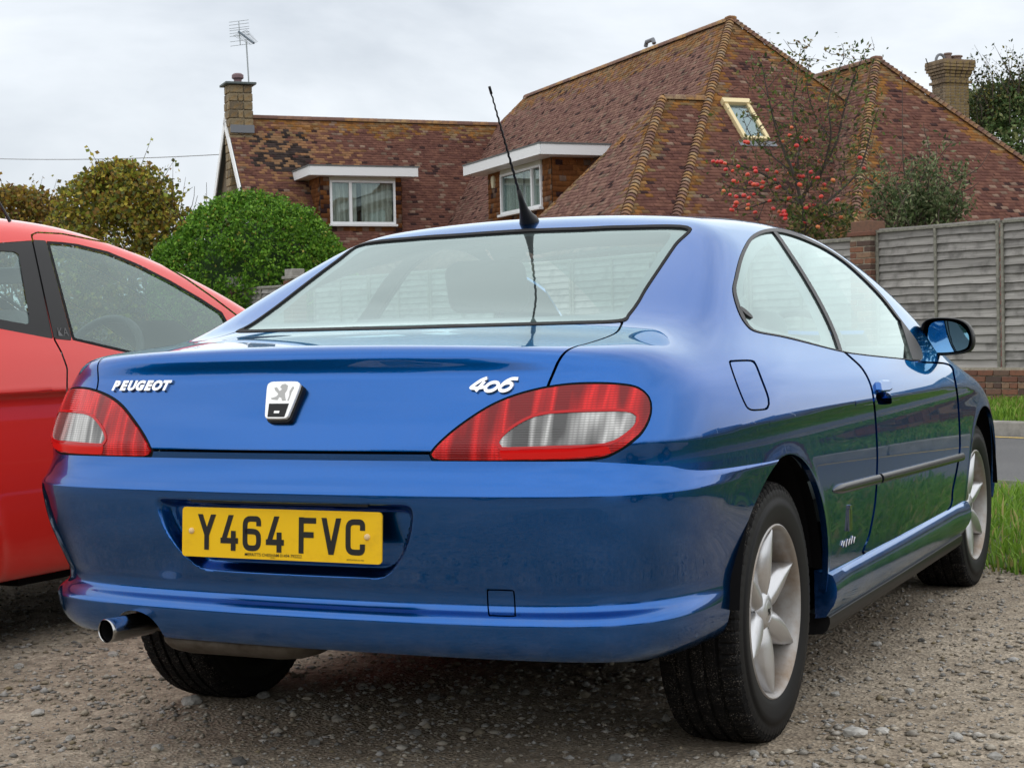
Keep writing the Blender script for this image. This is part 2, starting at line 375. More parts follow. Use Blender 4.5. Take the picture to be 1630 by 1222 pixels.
# ================================================================ blue coupe: panels
def paint(name, base, dark=None, metallic=.55, rough=.32, flake=.35, spec=(.08, .60, 1.)):
    m = Mat(name); m.set(Metallic=metallic, Roughness=rough, Coat_Weight=1.0, Coat_Roughness=.015, Coat_IOR=1.48, Specular_Tint=spec)
    v = m.n('ShaderNodeTexVoronoi'); v.inputs['Scale'].default_value = 900; m.l(m.coord(), v.inputs['Vector'])
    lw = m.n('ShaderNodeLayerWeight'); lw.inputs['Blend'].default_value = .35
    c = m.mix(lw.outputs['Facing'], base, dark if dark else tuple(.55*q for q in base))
    sp = m.ramp(v.outputs['Color'], [(0, .8), (1, 1.25)]); m.col(m.mix(flake, c, m.mix(1., c, sp, 'MULTIPLY')))
    bf = m.n('ShaderNodeNewGeometry'); m.l(m.mix(bf.outputs['Backfacing'], m.b.inputs['Base Color'].links[0].from_socket, (.045, .046, .048)), m.b.inputs['Base Color'])
    m.l(m.math('SUBTRACT', 1., bf.outputs['Backfacing']), m.b.inputs['Coat Weight']); m.l(m.math('MULTIPLY', m.math('SUBTRACT', 1., bf.outputs['Backfacing']), metallic), m.b.inputs['Metallic'])   # inside faces are trim
    # thin road film: slightly duller, browner low down and in streaks
    sep = m.n('ShaderNodeSeparateXYZ'); m.l(m.coord(), sep.inputs[0]); dn = m.noise(14, 6, .65); d2 = m.noise(3.5, 5, .6)
    low = m.ramp(sep.outputs['Z'], [(.29, .85), (.36, .16), (.60, .03), (1., .012)]); dust = m.math('MULTIPLY', low, m.ramp(dn, [(.38, .05), (.70, .75)])); dust = m.math('MULTIPLY', dust, m.ramp(d2, [(.3, .5), (.7, 1.)]))
    m.l(m.mix(dust, m.b.inputs['Base Color'].links[0].from_socket, (.20, .17, .135)), m.b.inputs['Base Color']); m.l(m.math('ADD', m.math('MULTIPLY', dust, .5), .012), m.b.inputs['Coat Roughness'])
    m.l(m.math('MULTIPLY', m.b.inputs['Metallic'].links[0].from_socket, m.math('SUBTRACT', 1., dust)), m.b.inputs['Metallic'])
    return m.m
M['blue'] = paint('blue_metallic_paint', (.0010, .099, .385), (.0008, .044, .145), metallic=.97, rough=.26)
M['black_trim'] = Mat('black_trim').set(Base_Color=(.008, .008, .009), Roughness=.45, Specular_IOR_Level=.3).m
M['rubber'] = Mat('rubber_seal').set(Base_Color=(.005, .005, .006), Roughness=.75, Specular_IOR_Level=.25).m
M['under'] = Mat('underbody').set(Base_Color=(.008, .008, .009), Roughness=.9, Specular_IOR_Level=.05).m
M['chrome'] = Mat('chrome').set(Base_Color=(.82, .83, .84), Metallic=1., Roughness=.12).m
def glass_mat(name, tint, refl=1.0, film=0.):
    m = Mat(name); t = m.t; t.nodes.remove(m.b)
    tr = m.n('ShaderNodeBsdfTransparent'); tr.inputs['Color'].default_value = tuple(tint)+(1,)
    gl = m.n('ShaderNodeBsdfGlossy'); gl.inputs['Roughness'].default_value = .004; gl.inputs['Color'].default_value = (.84, 1., .985, 1)
    lw = m.n('ShaderNodeLayerWeight'); lw.inputs['Blend'].default_value = .5          # Schlick reflection, the same from both sides
    fac = m.math('ADD', m.math('MULTIPLY', m.math('POWER', lw.outputs['Facing'], 3.5), .90), .08)
    mx = m.n('ShaderNodeMixShader'); m.l(fac, mx.inputs['Fac']); m.l(tr.outputs[0], mx.inputs[1]); m.l(gl.outputs[0], mx.inputs[2])
    out = mx
    if film:
        df = m.n('ShaderNodeBsdfDiffuse'); df.inputs['Color'].default_value = (.56, .68, .68, 1); m2 = m.n('ShaderNodeMixShader')
        nz = m.noise(5, 4, .6); m.l(m.ramp(nz, [(.3, film*.75), (.75, film*1.25)]), m2.inputs['Fac']); m.l(mx.outputs[0], m2.inputs[1]); m.l(df.outputs[0], m2.inputs[2]); out = m2  # pale diffuse haze mixed in to brighten the panes like reflected sky
    m.l(out.outputs[0], m.o.inputs['Surface']); return m.m
M['glass'] = glass_mat('car_glass', (.70, .87, .85), film=.03)
M['rear_glass'] = glass_mat('rear_window_glass', (.70, .88, .87), film=.05)
M['frit'] = Mat('glass_edge_band').set(Base_Color=(.035, .035, .037), Roughness=.35).m

CAR = empty('coupe_car', (0, 2.3, 0), 'blue metallic coupe with yellow rear number plate parked on the gravel', 'car')

LAMP = np.array([(682,725),(692,710),(716.5,687),(746,665),(778,645),(807,631.7),(837,622),(870,614.5),(905.5,609.6),(942,608),(979,609),(1008.7,613),(1026,622),(1035.7,635),(1038,652.6),(1033,672),(1021,692),(1001,709),(981.7,721),(962,729.5),(930,733.5),(881,735.5),(807,736.5),(733.7,736.5),(697,735.5),(686,732)])
CLEAR = np.array([(794.6,706.6),(800,697),(817,682),(844,667),(869,660.5),(905.5,657.5),(954.6,655.8),(991.5,655.8),(1008.7,660),(1012,667),(1006,679.6),(989,694),(972,703),(942,708),(881,710),(819.6,712),(798.7,712)])
DLO = np.array([(1166,464),(1169,442),(1177,410),(1188,386),(1199,373.5),(1215,366),(1236,364),(1261,369),(1290,381),(1319,396.5),(1355,422),(1400,465.5),(1432,506),(1462,548),(1466,573),(1429,571),(1372,565),(1336,559),(1252,538),(1205,529),(1188,518),(1175,496)])
RWIN = np.array([(1098,360.5),(1077,391),(1051,429.5),(1029,462.6),(1018,482),(1003,502),(988,513),(900,516.5),(700,522),(400,531),(100,531),(100,380),(400,376),(700,371.5),(830,365),(928,361.5),(992,359)])
FUEL = np.array([(1162,578),(1165,575),(1172,574),(1196,574),(1203,580),(1213,605),(1222,629),(1224,643),(1221,650),(1210,652),(1196,652),(1188,646),(1175,616)])
DOOR = np.array([(1342,556),(1351,566),(1372,586),(1386,613),(1392,647),(1396,707),(1396,750),(1393,800),(1384,850),(1375.5,882),(1430,854),(1506,816),(1517,776),(1526,730),(1528,700),(1525,640),(1519,600),(1510,580),(1466,576),(1429,569),(1372,562)])
RCLEAR = np.array([(1067.5,369.5),(1047,402),(1027,433),(1003,466),(988,486),(973,493.5),(937,496.6),(900,498.5),(700,506),(400,516),(100,516),(100,388),(400,384),(700,379.5),(830,373),(928,369),(1040,366.5)])
def poly_f(poly, fine=6):
    P = spline(poly, fine) if fine else np.asarray(poly, float)
    return lambda V, ymax=3.6: np.maximum(sdpoly(pj(V), P), (V[:, 1]-ymax)*300)
def split(V, T, ffun, gap=0.):
    """cut the region f<0 out, leaving a gap -> (inside, outside)"""
    a, _ = cut(V, T, ffun(V)+gap/2); _, b = cut(V, T, ffun(V)-gap/2); return a, b
def hit(px, py, fn=None, t0=2.5, t1=8.5, n=600):
    """first point of the surface seen through a photograph pixel"""
    fn = fn or b_body; d = ray(px, py); t = np.linspace(t0, t1, n); P = CAM_C+d*t[:, None]; f = fn(*P.T)
    k = np.argmax(f < 0)
    if f[k] >= 0: return None
    a, b = t[k-1], t[k]
    for _ in range(30):
        m = (a+b)/2; q = CAM_C+d*m
        if fn(*[np.array([c]) for c in q])[0] < 0: b = m
        else: a = m
    return CAM_C+d*b
def side_x(y, z, fn=None):
    y = np.asarray(y, float); z = np.asarray(z, float)*np.ones_like(y); a = np.full_like(y, .3); b = np.full_like(y, 1.05); fn = fn or b_body
    for _ in range(30): m = (a+b)/2; i = fn(m, y, z) < 0; a = np.where(i, m, a); b = np.where(i, b, m)
    return a
def rear_y(x, z, fn=None):
    x = np.asarray(x, float); z = np.asarray(z, float)*np.ones_like(x); a = np.full_like(x, -.2); b = np.full_like(x, .75); fn = fn or b_body
    for _ in range(30): m = (a+b)/2; i = fn(x, m, z) < 0; b = np.where(i, m, b); a = np.where(i, a, m)
    return b
z_top = crv([0, .12, .20, .28, .34, .40, .46, .55, .65, .85, 1.], [.737, .737, .735, .730, .718, .705, .699, .695, .693, .690, .69], .008)
V, T = surface(b_body, (-.02, .05, .12), (.96, 4.75, 1.42), .0125)
_, (V, T) = cut(V, T, V[:, 0])
_, (V, T) = cut(V, T, np.maximum(V[:, 2]-z_top(V[:, 1])+.02, (V[:, 1]-.93)))
ra = arch_d(V[:, 1], V[:, 2]); _, (V, T) = cut(V, T, np.where(V[:, 0] > .6, ra-.385, .5))
_, (V, T) = cut(V, T, np.maximum(V[:, 2]-.305, .62-V[:, 0]))
f_lamp = poly_f(LAMP); f_rwin = poly_f(RWIN, 5); f_dlo = poly_f(DLO); f_fuel = poly_f(FUEL); f_door = poly_f(DOOR, 4); f_clear = poly_f(CLEAR); f_rcl = poly_f(RCLEAR, 5)
lamp, body = split(V, T, f_lamp, .6)
rwin, body = split(*body, lambda V: np.maximum(f_rwin(V, 1.6), (.95-V[:, 2])*800), .6)
dlo, body = split(*body, lambda V: np.maximum(f_dlo(V), (.50-V[:, 0])*600), .6)
fuel, body = split(*body, f_fuel, 3.0)
wscr, body = split(*body, lambda V: np.maximum(np.maximum(V[:, 0]-.62+.10*(V[:, 1]-3.4)*0, 2.55-V[:, 1]), np.maximum(V[:, 1]-3.40, 1.0-V[:, 2]))*640, .6)
door, body = split(*body, lambda V: np.maximum(f_door(V, 3.6), (.6-V[:, 0])*600), 3.2)
x_seam = crv([.70, .80, .893, .93, .968, .99, 1.03], [.585, .590, .598, .608, .6225, .628, .632])
x_deck = crv([.15, .26, .40, .6, .75, .9], [.628, .626, .625, .60, .560, .52], .02)
def f_lid(V):
    x, y, z = V.T
    xs = np.where(z > .965, np.minimum(x_seam(z), x_deck(y)), x_seam(z))
    return np.maximum(np.maximum(x-xs, .754-z), y-.752)*640
lid, body = split(*body, f_lid, 4.0)
SHELL = panel('body_shell', *largest(*body), b_body, M['blue'], CAR, mir=True, thick=.016)
LID = panel('boot_lid', *lid, b_body, M['blue'], CAR, mir=True, thick=.03)
FLAP = panel('fuel_flap', *fuel, b_body, M['blue'], CAR, thick=.02, offset=-.0005)
panel('windscreen', *wscr, b_body, M['glass'], CAR, mir=True, thick=0, offset=-.003)
# doors: the handle recess is cut out of the skin
HREC = np.array([(1394,626),(1415,625),(1420,640),(1417,643),(1400,644),(1397,640)])
HFLAP = np.array([(1391,606),(1395,603),(1408,603),(1412,607),(1414,622),(1394,624)])
f_hr = poly_f(HREC, 3); f_hf = poly_f(HFLAP, 3)
hrec, skin = split(*door, f_hr, 0.)
DOORS = []
for s in (False, True):
    d = panel('door', *skin, b_body, M['blue'], CAR, thick=.03, flip=s); DOORS.append(d)
    panel('handle_recess', *hrec, b_body, M['blue'], d, thick=0, offset=-.028, flip=s)
    sx = -1 if s else 1; HP = [hit(a, b) for a, b in ((1393, 608), (1397, 604.5), (1408, 604.5), (1412, 608), (1414, 620), (1410, 623), (1398, 624), (1395, 621))]
    mb = MB(); mb.prism([(sx*(p[0]-.012), p[1], p[2]) for p in HP], (sx*.027, 0, 0)); bevel(mb.build('door_handle', M['blue'], d), .006, 3)
# bumper (number plate recess in the field, tow eye cover and exhaust cut-out cut from the mesh)
VB, TB = surface(p_bump, (-.02, -.02, .25), (.98, 1.0, .84), .0052)
_, (VB, TB) = cut(VB, TB, VB[:, 0])
ra = np.hypot((VB[:, 1]-AX_R)/.338, (VB[:, 2]-AX_Z)/.388); _, (VB, TB) = cut(VB, TB, (ra-1)*.36)
(VB, TB), _ = cut(VB, TB, VB[:, 1]-.98)
(VB, TB), _ = cut(VB, TB, VB[:, 2]-z_top(VB[:, 1]))
_, (VB, TB) = cut(VB, TB, VB[:, 2]-(.318-.02*sstep(.1, .4, VB[:, 1])))
VB, TB = mirror(VB, TB)
TOWC = np.array([(776,941),(780,938.5),(814,939.5),(818,943),(820,976),(817,980),(782,979),(778,976)])
f_tow = lambda V: np.where(V[:, 1] < .4, poly_f(TOWC, 4)(V), 50.)
EXH = (-.435, .350)
f_exh = lambda V: np.where((V[:, 1] < .3) & (V[:, 0] < 0), (np.sqrt(((V[:, 0]-EXH[0])/1.45)**2+np.maximum(V[:, 2]-EXH[1]+.02, 0)**2)-.048)*640, 50.)
_, (VB, TB) = split(VB, TB, f_exh, 0.)
tow, (VB, TB) = split(VB, TB, f_tow, 2.4)
BUMPER = panel('rear_bumper', VB, TB, p_bump, M['blue'], CAR, thick=.012, center_open=False)
panel('tow_eye_cover', *tow, p_bump, M['blue'], BUMPER, thick=.008)
# ================================================================ blue coupe: glass, lamps, trim
# rear window: seal, printed edge band, pane
seal, pane = split(*rwin, lambda V: -f_rwin(V, 1.7)-4.5, 0.)
panel('rear_window_seal', *seal, b_body, M['rubber'], CAR, mir=True, thick=.01, offset=.0015)
RW = panel('rear_window', *pane, b_body, M['rear_glass'], CAR, mir=True, thick=0, offset=-.003)
_, band = split(*pane, lambda V: f_rcl(V, 1.7), 0.)
panel('edge_band', *band, b_body, M['frit'], RW, mir=True, thick=0, offset=-.0065)
# side glass: trim ring, quarter pane, divider, door pane
DIV = np.array([(1231,370),(1241,374),(1262,404),(1288,443),(1313,488),(1332,530),(1342,561),(1335,561),(1325,532),(1306,491),(1280,446),(1255,408)])
f_div = poly_f(DIV, 4)
def left_of(V):                                                    # photograph side of the divider line
    L = spline(np.array([(1215,350),(1237,374),(1259,406),(1284,445),(1309.5,490),(1328.5,531),(1340,566),(1345,585)]), 6, False); q = pj(V)
    return q[:, 0]-np.interp(q[:, 1], L[:, 1], L[:, 0])
ring, inner = split(*dlo, lambda V: -f_dlo(V)-(5.5-2.5*sstep(1250, 1330, pj(V)[:, 0]))*(1-.6*sstep(500, 530, pj(V)[:, 1])), 0.)
quart, dpane = split(*inner, left_of, 5.5)
_, rest = split(*inner, lambda V: np.abs(left_of(V))-2.75, 0.); stripd, _ = split(*inner, lambda V: np.abs(left_of(V))-2.75, 0.)
quart = largest(*quart); dpane = largest(*dpane); stripd = largest(*stripd); ring = largest(*ring)
QCL = np.array([(1186,452),(1194,425),(1207,401),(1222,388),(1229,387),(1252,424),(1278,466),(1298,508),(1309,540),(1290,538),(1250,528),(1212,518),(1196,505),(1187,480)])
f_qcl = poly_f(QCL, 5)
for s in (False, True):
    panel('window_trim', *ring, b_body, M['black_trim'], CAR, thick=.006, offset=.002, flip=s)
    panel('pillar_strip', *stripd, b_body, M['black_trim'], CAR, thick=.006, offset=.0015, flip=s)
    q = panel('quarter_window', *quart, b_body, M['glass'], CAR, thick=0, offset=-.003, flip=s)
    _, qb = split(*quart, f_qcl, 0.); qb = largest(*qb)
    panel('edge_band', *qb, b_body, M['frit'], q, thick=0, offset=-.0065, flip=s)
    panel('door_window', *dpane, b_body, M['glass'], CAR, thick=0, offset=-.003, flip=s)
p = hit(1187, 497); mb = MB(); nrm = grad(b_body, p[None])[0]; nrm /= np.linalg.norm(nrm)
uy = np.array([0, .8, -.6]); uy -= nrm*np.dot(uy, nrm); uy /= np.linalg.norm(uy); uz = np.cross(nrm, uy)
mb.prism([p-nrm*.004+uy*.030*math.cos(a)+uz*.011*math.sin(a) for a in np.linspace(0, 2*math.pi, 20, endpoint=False)], nrm*.006); mb.build('hinge_cover', M['black_trim'], CAR)

# tail lamps
def lens_mat(name, c0, c1, cdark, rib=True, metal=0.):
    m = Mat(name); m.set(Roughness=.10, Specular_IOR_Level=.38, Metallic=metal)
    mp = m.n('ShaderNodeMapping'); mp.inputs['Scale'].default_value = (22, 6, 3.); m.l(m.coord(), mp.inputs['Vector'])
    blocks = m.noise(1.0, 1, .4, mp.outputs[0]); c = m.ramp(blocks, [(.36, cdark), (.44, c0), (.52, c1), (.60, c0), (.70, cdark)])
    w1 = m.n('ShaderNodeTexWave', wave_type='BANDS', bands_direction='Z'); w1.inputs['Scale'].default_value = 62; m.l(m.coord(), w1.inputs['Vector'])
    w2 = m.n('ShaderNodeTexWave', wave_type='BANDS', bands_direction='X'); w2.inputs['Scale'].default_value = 34; m.l(m.coord(), w2.inputs['Vector'])
    g = m.math('MULTIPLY', w1.outputs['Fac'], m.math('ADD', m.math('MULTIPLY', w2.outputs['Fac'], .7), .3))
    m.col(m.mix(m.ramp(g, [(.0, .55), (.6, 0)]), c, cdark)); m.bump(w1.outputs['Fac'], .25, .002); return m.m
M['lens_red'] = lens_mat('red_lens', (.50, .004, .006), (.92, .018, .018), (.20, .002, .004))
M['lens_clear'] = lens_mat('clear_lens', (.28, .28, .275), (.66, .66, .645), (.09, .09, .09), metal=.3)
M['reflector'] = Mat('red_reflector').set(Base_Color=(.72, .008, .008), Roughness=.15, Specular_IOR_Level=.35).m
M['lens_rim'] = Mat('red_lens_rim').set(Base_Color=(.50, .004, .006), Roughness=.10, Specular_IOR_Level=.38).m
REFL = np.array([(796,714.5),(860,714),(920,713),(960,710.5),(969.5,709),(972,720.5),(940,726),(880,729.5),(797.5,731)])
f_refl = poly_f(REFL, 0)
hous, red = split(*lamp, lambda V: -f_lamp(V)-4.5, 0.)
clr, red = split(*red, f_clear, 0.); rimr, red = split(*red, lambda V: f_clear(V)-4.2, 0.)
refl, red = split(*red, f_refl, 0.)
for s in (False, True):
    TL = panel('tail_lamp', *hous, b_body, M['rubber'], CAR, thick=.02, offset=-.002, flip=s)
    panel('red_lens', *red, b_body, M['lens_red'], TL, thick=.006, offset=.0035, flip=s)
    panel('lens_rim', *rimr, b_body, M['lens_rim'], TL, thick=.006, offset=.0050, flip=s)
    panel('clear_lens', *clr, b_body, M['lens_clear'], TL, thick=.003, offset=.0032, flip=s)
    panel('reflector', *refl, b_body, M['reflector'], TL, thick=.004, offset=.0045, flip=s)

# dark inner structure that fills the shell behind gaps and wheel arches
mb = MB(); mb.box((0, 2.55, .40), 1.16, 3.5, .40); mb.box((0, .56, .56), .98, .70, .36); mb.box((0, .66, .86), 1.0, .62, .16)
mb.box((0, 2.5, .34), 1.62, 1.8, .25); mb.box((0, 4.05, .6), 1.2, .5, .3)
mb.build('underbody', M['under'], CAR)
for yc in (AX_R, AX_F):
    for sx in (-1, 1):
        n = 40; V_ = []; F_ = []
        for k in range(n+1):
            a = math.radians(8)+math.radians(164)*k/n
            for x, r in ((.872, .388), (.84, .400), (.62, .400)): V_.append((sx*x, yc+r*math.cos(a)*(.87 if (a > math.pi/2 and yc < 2) else .97), AX_Z+r*math.sin(a)))
        for k in range(n):
            for j in (0, 1): F_.append((k*3+j, k*3+j+1, k*3+j+4, k*3+j+3))
        F_.append([k*3+2 for k in range(n+1)])
        mesh('wheel_arch_liner', V_, F_, M['under'], CAR)

# sill below the door and its black lower strip
def sweep(name, sec, ys, mat, parent, sx=1, cap=True, smooth=True):
    rows = [np.array(sec(y)) for y in ys]; n = len(rows[0]); V_ = [(sx*x, y, z) for y, r in zip(ys, rows) for x, z in r]; F_ = []
    for i in range(len(ys)-1):
        for j in range(n-1): F_.append((i*n+j, i*n+j+1, (i+1)*n+j+1, (i+1)*n+j))
    if cap: F_ += [tuple(range(n)), tuple((len(ys)-1)*n+j for j in range(n))[::-1]]
    o = mesh(name, V_, F_, mat, parent)
    bm = bmesh.new(); bm.from_mesh(o.data); bmesh.ops.recalc_face_normals(bm, faces=bm.faces); bm.to_mesh(o.data); bm.free()
    return auto_smooth(o, 38) if smooth else o
def sill_sec(y):
    e = sstep(1.36, 1.62, y)*sstep(3.36, 3.10, y); w = float(b_W(y)); zt = .360+.006*(y-2.3); b = .004*(1-e)
    pts = [(-.035, zt+.004), (.000, zt), (.010+b, zt-.006), (.017+b*1.2, zt-.022), (.020+b*1.6, zt-.042), (.020+b*1.4, zt-.062), (.013+b, zt-.085), (.003, zt-.104), (-.006, zt-.118), (-.035, zt-.122)]
    return [(w-.012+dx, z) for dx, z in pts]
def sill_low(y):
    w = float(b_W(y)); zt = .242+.006*(y-2.3)
    return [(w-.012+dx, zt+dz) for dx, dz in ((-.07, .004), (-.012, .0), (-.004, -.006), (-.003, -.022), (-.010, -.040), (-.024, -.052), (-.07, -.056))]
ysl = np.linspace(1.375, 3.300, 60)
for sx in (1, -1):
    sweep('sill', sill_sec, ysl, M['blue'], CAR, sx); sweep('sill_strip', sill_low, ysl[1:-1], M['black_trim'], CAR, sx)
# rubbing strips on the flank
M['moulding'] = Mat('grey_moulding').set(Base_Color=(.014, .016, .020), Roughness=.25).m
def mould_sec_(y, y0, y1, za):
    z = .571-.0205*(y-1.42)+za; t = min(1, (y-y0)/.08+.02) if y0 < 1.5 else 1.; t = t**.5; x = float(side_x(np.array([y]), z)[0])
    return [(x-.006, z+.0145*t), (x+.006*t, z+.0135*t), (x+.0115*t, z+.006*t), (x+.0125*t, z-.002), (x+.011*t, z-.009*t), (x+.006*t, z-.0135*t), (x-.006, z-.0145*t)]
for sx in (1, -1):
    sweep('rubbing_strip', lambda y: mould_sec_(y, 1.40, 1.9, 0), np.linspace(1.40, 1.905, 24), M['moulding'], CAR, sx)
    sweep('rubbing_strip', lambda y: mould_sec_(y, 1.92, 3.2, 0), np.linspace(1.93, 3.20, 30), M['moulding'], CAR, sx)
# designer's badge on the rear quarter
p = hit(1351, 827); mb = MB(); y0, z0 = p[1], p[2]
sx_ = lambda y, z: float(side_x(np.array([y]), z)[0])
for dy in (-.012, .006): mb.box((sx_(y0+dy, z0)+.003, y0+dy+.003, z0), .006, .012, .060)
mb.box((sx_(y0, z0+.035)+.003, y0, z0+.036), .006, .020, .010)
pts = [(y0-.075+.0085*k, z0-.062+.010*math.sin(k*1.9)+.002*math.sin(k)) for k in range(19)]
mb.tube([(sx_(a, b)+.001, a, b) for a, b in spline(np.array(pts), 3, False)], .0020, 5)
mb.build('flank_badge', Mat('dull_chrome').set(Base_Color=(.45, .45, .46), Metallic=1., Roughness=.2).m, CAR)

# number plate
M['plate_yellow'] = Mat('plate_yellow').set(Base_Color=(.86, .52, .008), Roughness=.3, Coat_Weight=.6, Coat_Roughness=.08).m
_pm = Mat('plate_yellow_worn'); _pm.set(Roughness=.3, Coat_Weight=.6, Coat_Roughness=.08); _pm.col(_pm.ramp(_pm.noise(22, 6, .65), [(.25, (.80, .47, .008)), (.45, (.90, .55, .006)), (1, (.92, .57, .008))])); M['plate_yellow'] = _pm.m
M['ink'] = Mat('plate_black').set(Base_Color=(.012, .012, .012), Roughness=.35).m
PC = np.array([0, .102, .5735]); PT = .0624
pu = np.array([1., 0, 0]); pv = np.array([0, PT, 1.]); pv /= np.linalg.norm(pv); pn = np.cross(pu, pv)   # pn points backwards (-y)
def on_plate(u, v, w): return PC+pu*(u-.260)+pv*(v-.0555)+pn*w
r = .009; outl = []
for cx, cy, a0 in ((.52-r, r, -90), (.52-r, .111-r, 0), (r, .111-r, 90), (r, r, 180)):
    for k in range(6): a = math.radians(a0+18*k); outl.append((cx+r*math.cos(a), cy+r*math.sin(a)))
mb = MB(); mb.prism([on_plate(u, v, -.004) for u, v in outl], pn*.004); PLATE = mb.build('number_plate', M['plate_yellow'], CAR)
def ribbon(P, w, closed=False):
    """flat stroke of width w along a 2D polyline with mitred joints -> left/right rails"""
    P = np.asarray(P, float); n = len(P); L = []; R_ = []
    for i in range(n):
        a = P[i]-P[i-1] if i > 0 else P[1]-P[0]; b = P[i+1]-P[i] if i < n-1 else P[-1]-P[-2]
        a = a/np.linalg.norm(a); b = b/np.linalg.norm(b); na = np.array([-a[1], a[0]]); nb = np.array([-b[1], b[0]]); m = na+nb; m /= np.linalg.norm(m); m *= w/2/max(.5, np.dot(m, na))
        L.append(P[i]+m); R_.append(P[i]-m)
    return L, R_
def arc_poly(P, r=9, n=5):
    """round the corners of a polyline"""
    P = [np.asarray(p, float) for p in P]; out = [P[0]]
    for i in range(1, len(P)-1):
        a = P[i-1]-P[i]; b = P[i+1]-P[i]; la = np.linalg.norm(a); lb = np.linalg.norm(b); q = min(r, la*.5, lb*.5); s = P[i]+a/la*q; e = P[i]+b/lb*q
        for k in range(n+1): t = k/n; out.append((1-t)**2*s+2*t*(1-t)*P[i]+t*t*e)
    return out+[P[-1]]
GL = {'Y': [['h', (7, 79), (25, 33)], ['h', (43, 79), (25, 33)], [(25, 38), (25, 0)]],
      '4': [['h', (30, 79), (8, 16)], [(2, 22), (49, 22)], [(36.5, 0), (36.5, 44)]],
      '6': [arc_poly([(43, 56), (43, 72), (7, 72), (7, 7), (43, 7), (43, 44), (7, 44)], 15)],
      'F': [[(9, 0), (9, 79)], [(9, 72), (47, 72)], [(9, 41), (41, 41)]],
      'V': [['h', (6.5, 79), (25, 0)], ['h', (43.5, 79), (25, 0)]],
      'C': [arc_poly([(43, 54), (43, 72), (7, 72), (7, 7), (43, 7), (43, 25)], 15)]}
def glyph(ch, u0, v0, k=.001):
    mb = MB(); z = 0
    for st in GL[ch]:
        if isinstance(st[0], str):
            (x0, y0), (x1, y1) = st[1:]; w = 12.5*math.hypot(x1-x0, y1-y0)/abs(y1-y0)/2
            mb.prism([on_plate(u0+a*k, v0+b*k, .0001+z) for a, b in ((x0-w, y0), (x0+w, y0), (x1+w, y1), (x1-w, y1))][::-1], pn*.0006); z += .00025; continue
        L, R_ = ribbon(st, 12.5)
        for i in range(len(st)-1):
            q = [L[i], R_[i], R_[i+1], L[i+1]]
            mb.prism([on_plate(u0+a*k, v0+b*k, .0001+z) for a, b in q], pn*.0006)
        z += .00025
    return mb.build('plate_character', M['ink'], PLATE)
u = .0425
for ch in 'Y464 FVC':
    if ch == ' ': u += .024; continue
    glyph(ch, u, .0165); u += .0605
def text_mesh(txt, size, shear=0., bold=0., ext=0.):
    cu = bpy.data.curves.new('txt', 'FONT'); cu.body = txt; cu.size = size; cu.shear = shear; cu.offset = bold; cu.extrude = ext; cu.align_x = 'CENTER'; cu.align_y = 'CENTER'; cu.resolution_u = 3
    o = bpy.data.objects.new('txt', cu); COL.objects.link(o); dg = bpy.context.evaluated_depsgraph_get(); me = bpy.data.meshes.new_from_object(o.evaluated_get(dg)); 
    V_ = np.array([v.co[:] for v in me.vertices]); F_ = [list(p.vertices) for p in me.polygons]; bpy.data.objects.remove(o); bpy.data.curves.remove(cu); bpy.data.meshes.remove(me); return V_, F_
for txt, sz, uc, vc in (('MERRITTS CHESHAM 01494 792222', .0098, .245, .0095), ('SPE-RT', .004, .245, .0040), ('BESTPLATE BS AU 145d', .0042, .455, .0070)):
    V_, F_ = text_mesh(txt, sz, 0, .00004)
    mesh('plate_print', [on_plate(uc+a, vc+b, .0008) for a, b, c in V_], F_, M['ink'], PLATE)
M['screw_cap'] = Mat('cream_screw_cap').set(Base_Color=(.75, .55, .28), Roughness=.35).m
for uu in (.026, .484):
    V_ = [on_plate(uu, .0575, .0055)]; F_ = []
    for i, (rr, ww) in enumerate(((.004, .005), (.0065, .003), (.0072, .0))):
        for k in range(14): a = 2*math.pi*k/14; V_.append(on_plate(uu+rr*math.cos(a), .0575+rr*math.sin(a), ww))
    F_ += [(0, 1+k, 1+(k+1) % 14) for k in range(14)]
    for i in range(2): F_ += [(1+i*14+k, 1+(i+1)*14+k, 1+(i+1)*14+(k+1) % 14, 1+i*14+(k+1) % 14) for k in range(14)]
    mesh('screw_cap', V_, F_, M['screw_cap'], PLATE, smooth=True)
# black strip for the plate lamps and dark shadow in the recess roof
mb = MB(); mb.box((0, .112, .6450), .46, .03, .010); mb.build('lamp_shadow_strip', M['black_trim'], BUMPER)

# lettering and badge on the lid
M['badge'] = Mat('badge_chrome').set(Base_Color=(.90, .90, .90), Metallic=.75, Roughness=.22).m
def on_lid(u, v, w): 
    y = rear_y(np.array([u]), v)[0]; return (u, y-w, v)
def lid_text(name, V_, F_, xc, zc, mat, back=True):
    yy = rear_y(V_[:, 0]+xc, V_[:, 1]+zc); P = np.stack([V_[:, 0]+xc, yy-.0035-V_[:, 2], V_[:, 1]+zc], 1)
    return mesh(name, P, F_, mat, LID)
for i, ch in enumerate('PEUGEOT'):
    V_, F_ = text_mesh(ch, .034, .22, .0020, .003); V_[:, 0] *= 1.04; V_[:, 1] *= .86; lid_text('letter', V_, F_, -.540+.0128+.0270*i, .9000, M['badge'])
def stroke3(name, P, w, xc, zc, mat):
    L, R_ = ribbon(P, w); mb = MB()
    for i in range(len(P)-1):
        q = [L[i], R_[i], R_[i+1], L[i+1]]; mb.prism([on_lid(xc+a, zc+b, .0005) for a, b in q], (0, -.006, 0))
    return mb.build(name, mat, LID)
sh = lambda P: [((a+.45*b)*.88, b*.80) for a, b in P]
four = sh(spline(np.array([(.026, .036), (.014, .030), (.003, .016), (.002, .011), (.016, .010), (.036, .013)]), 4, False))
MB_ = None
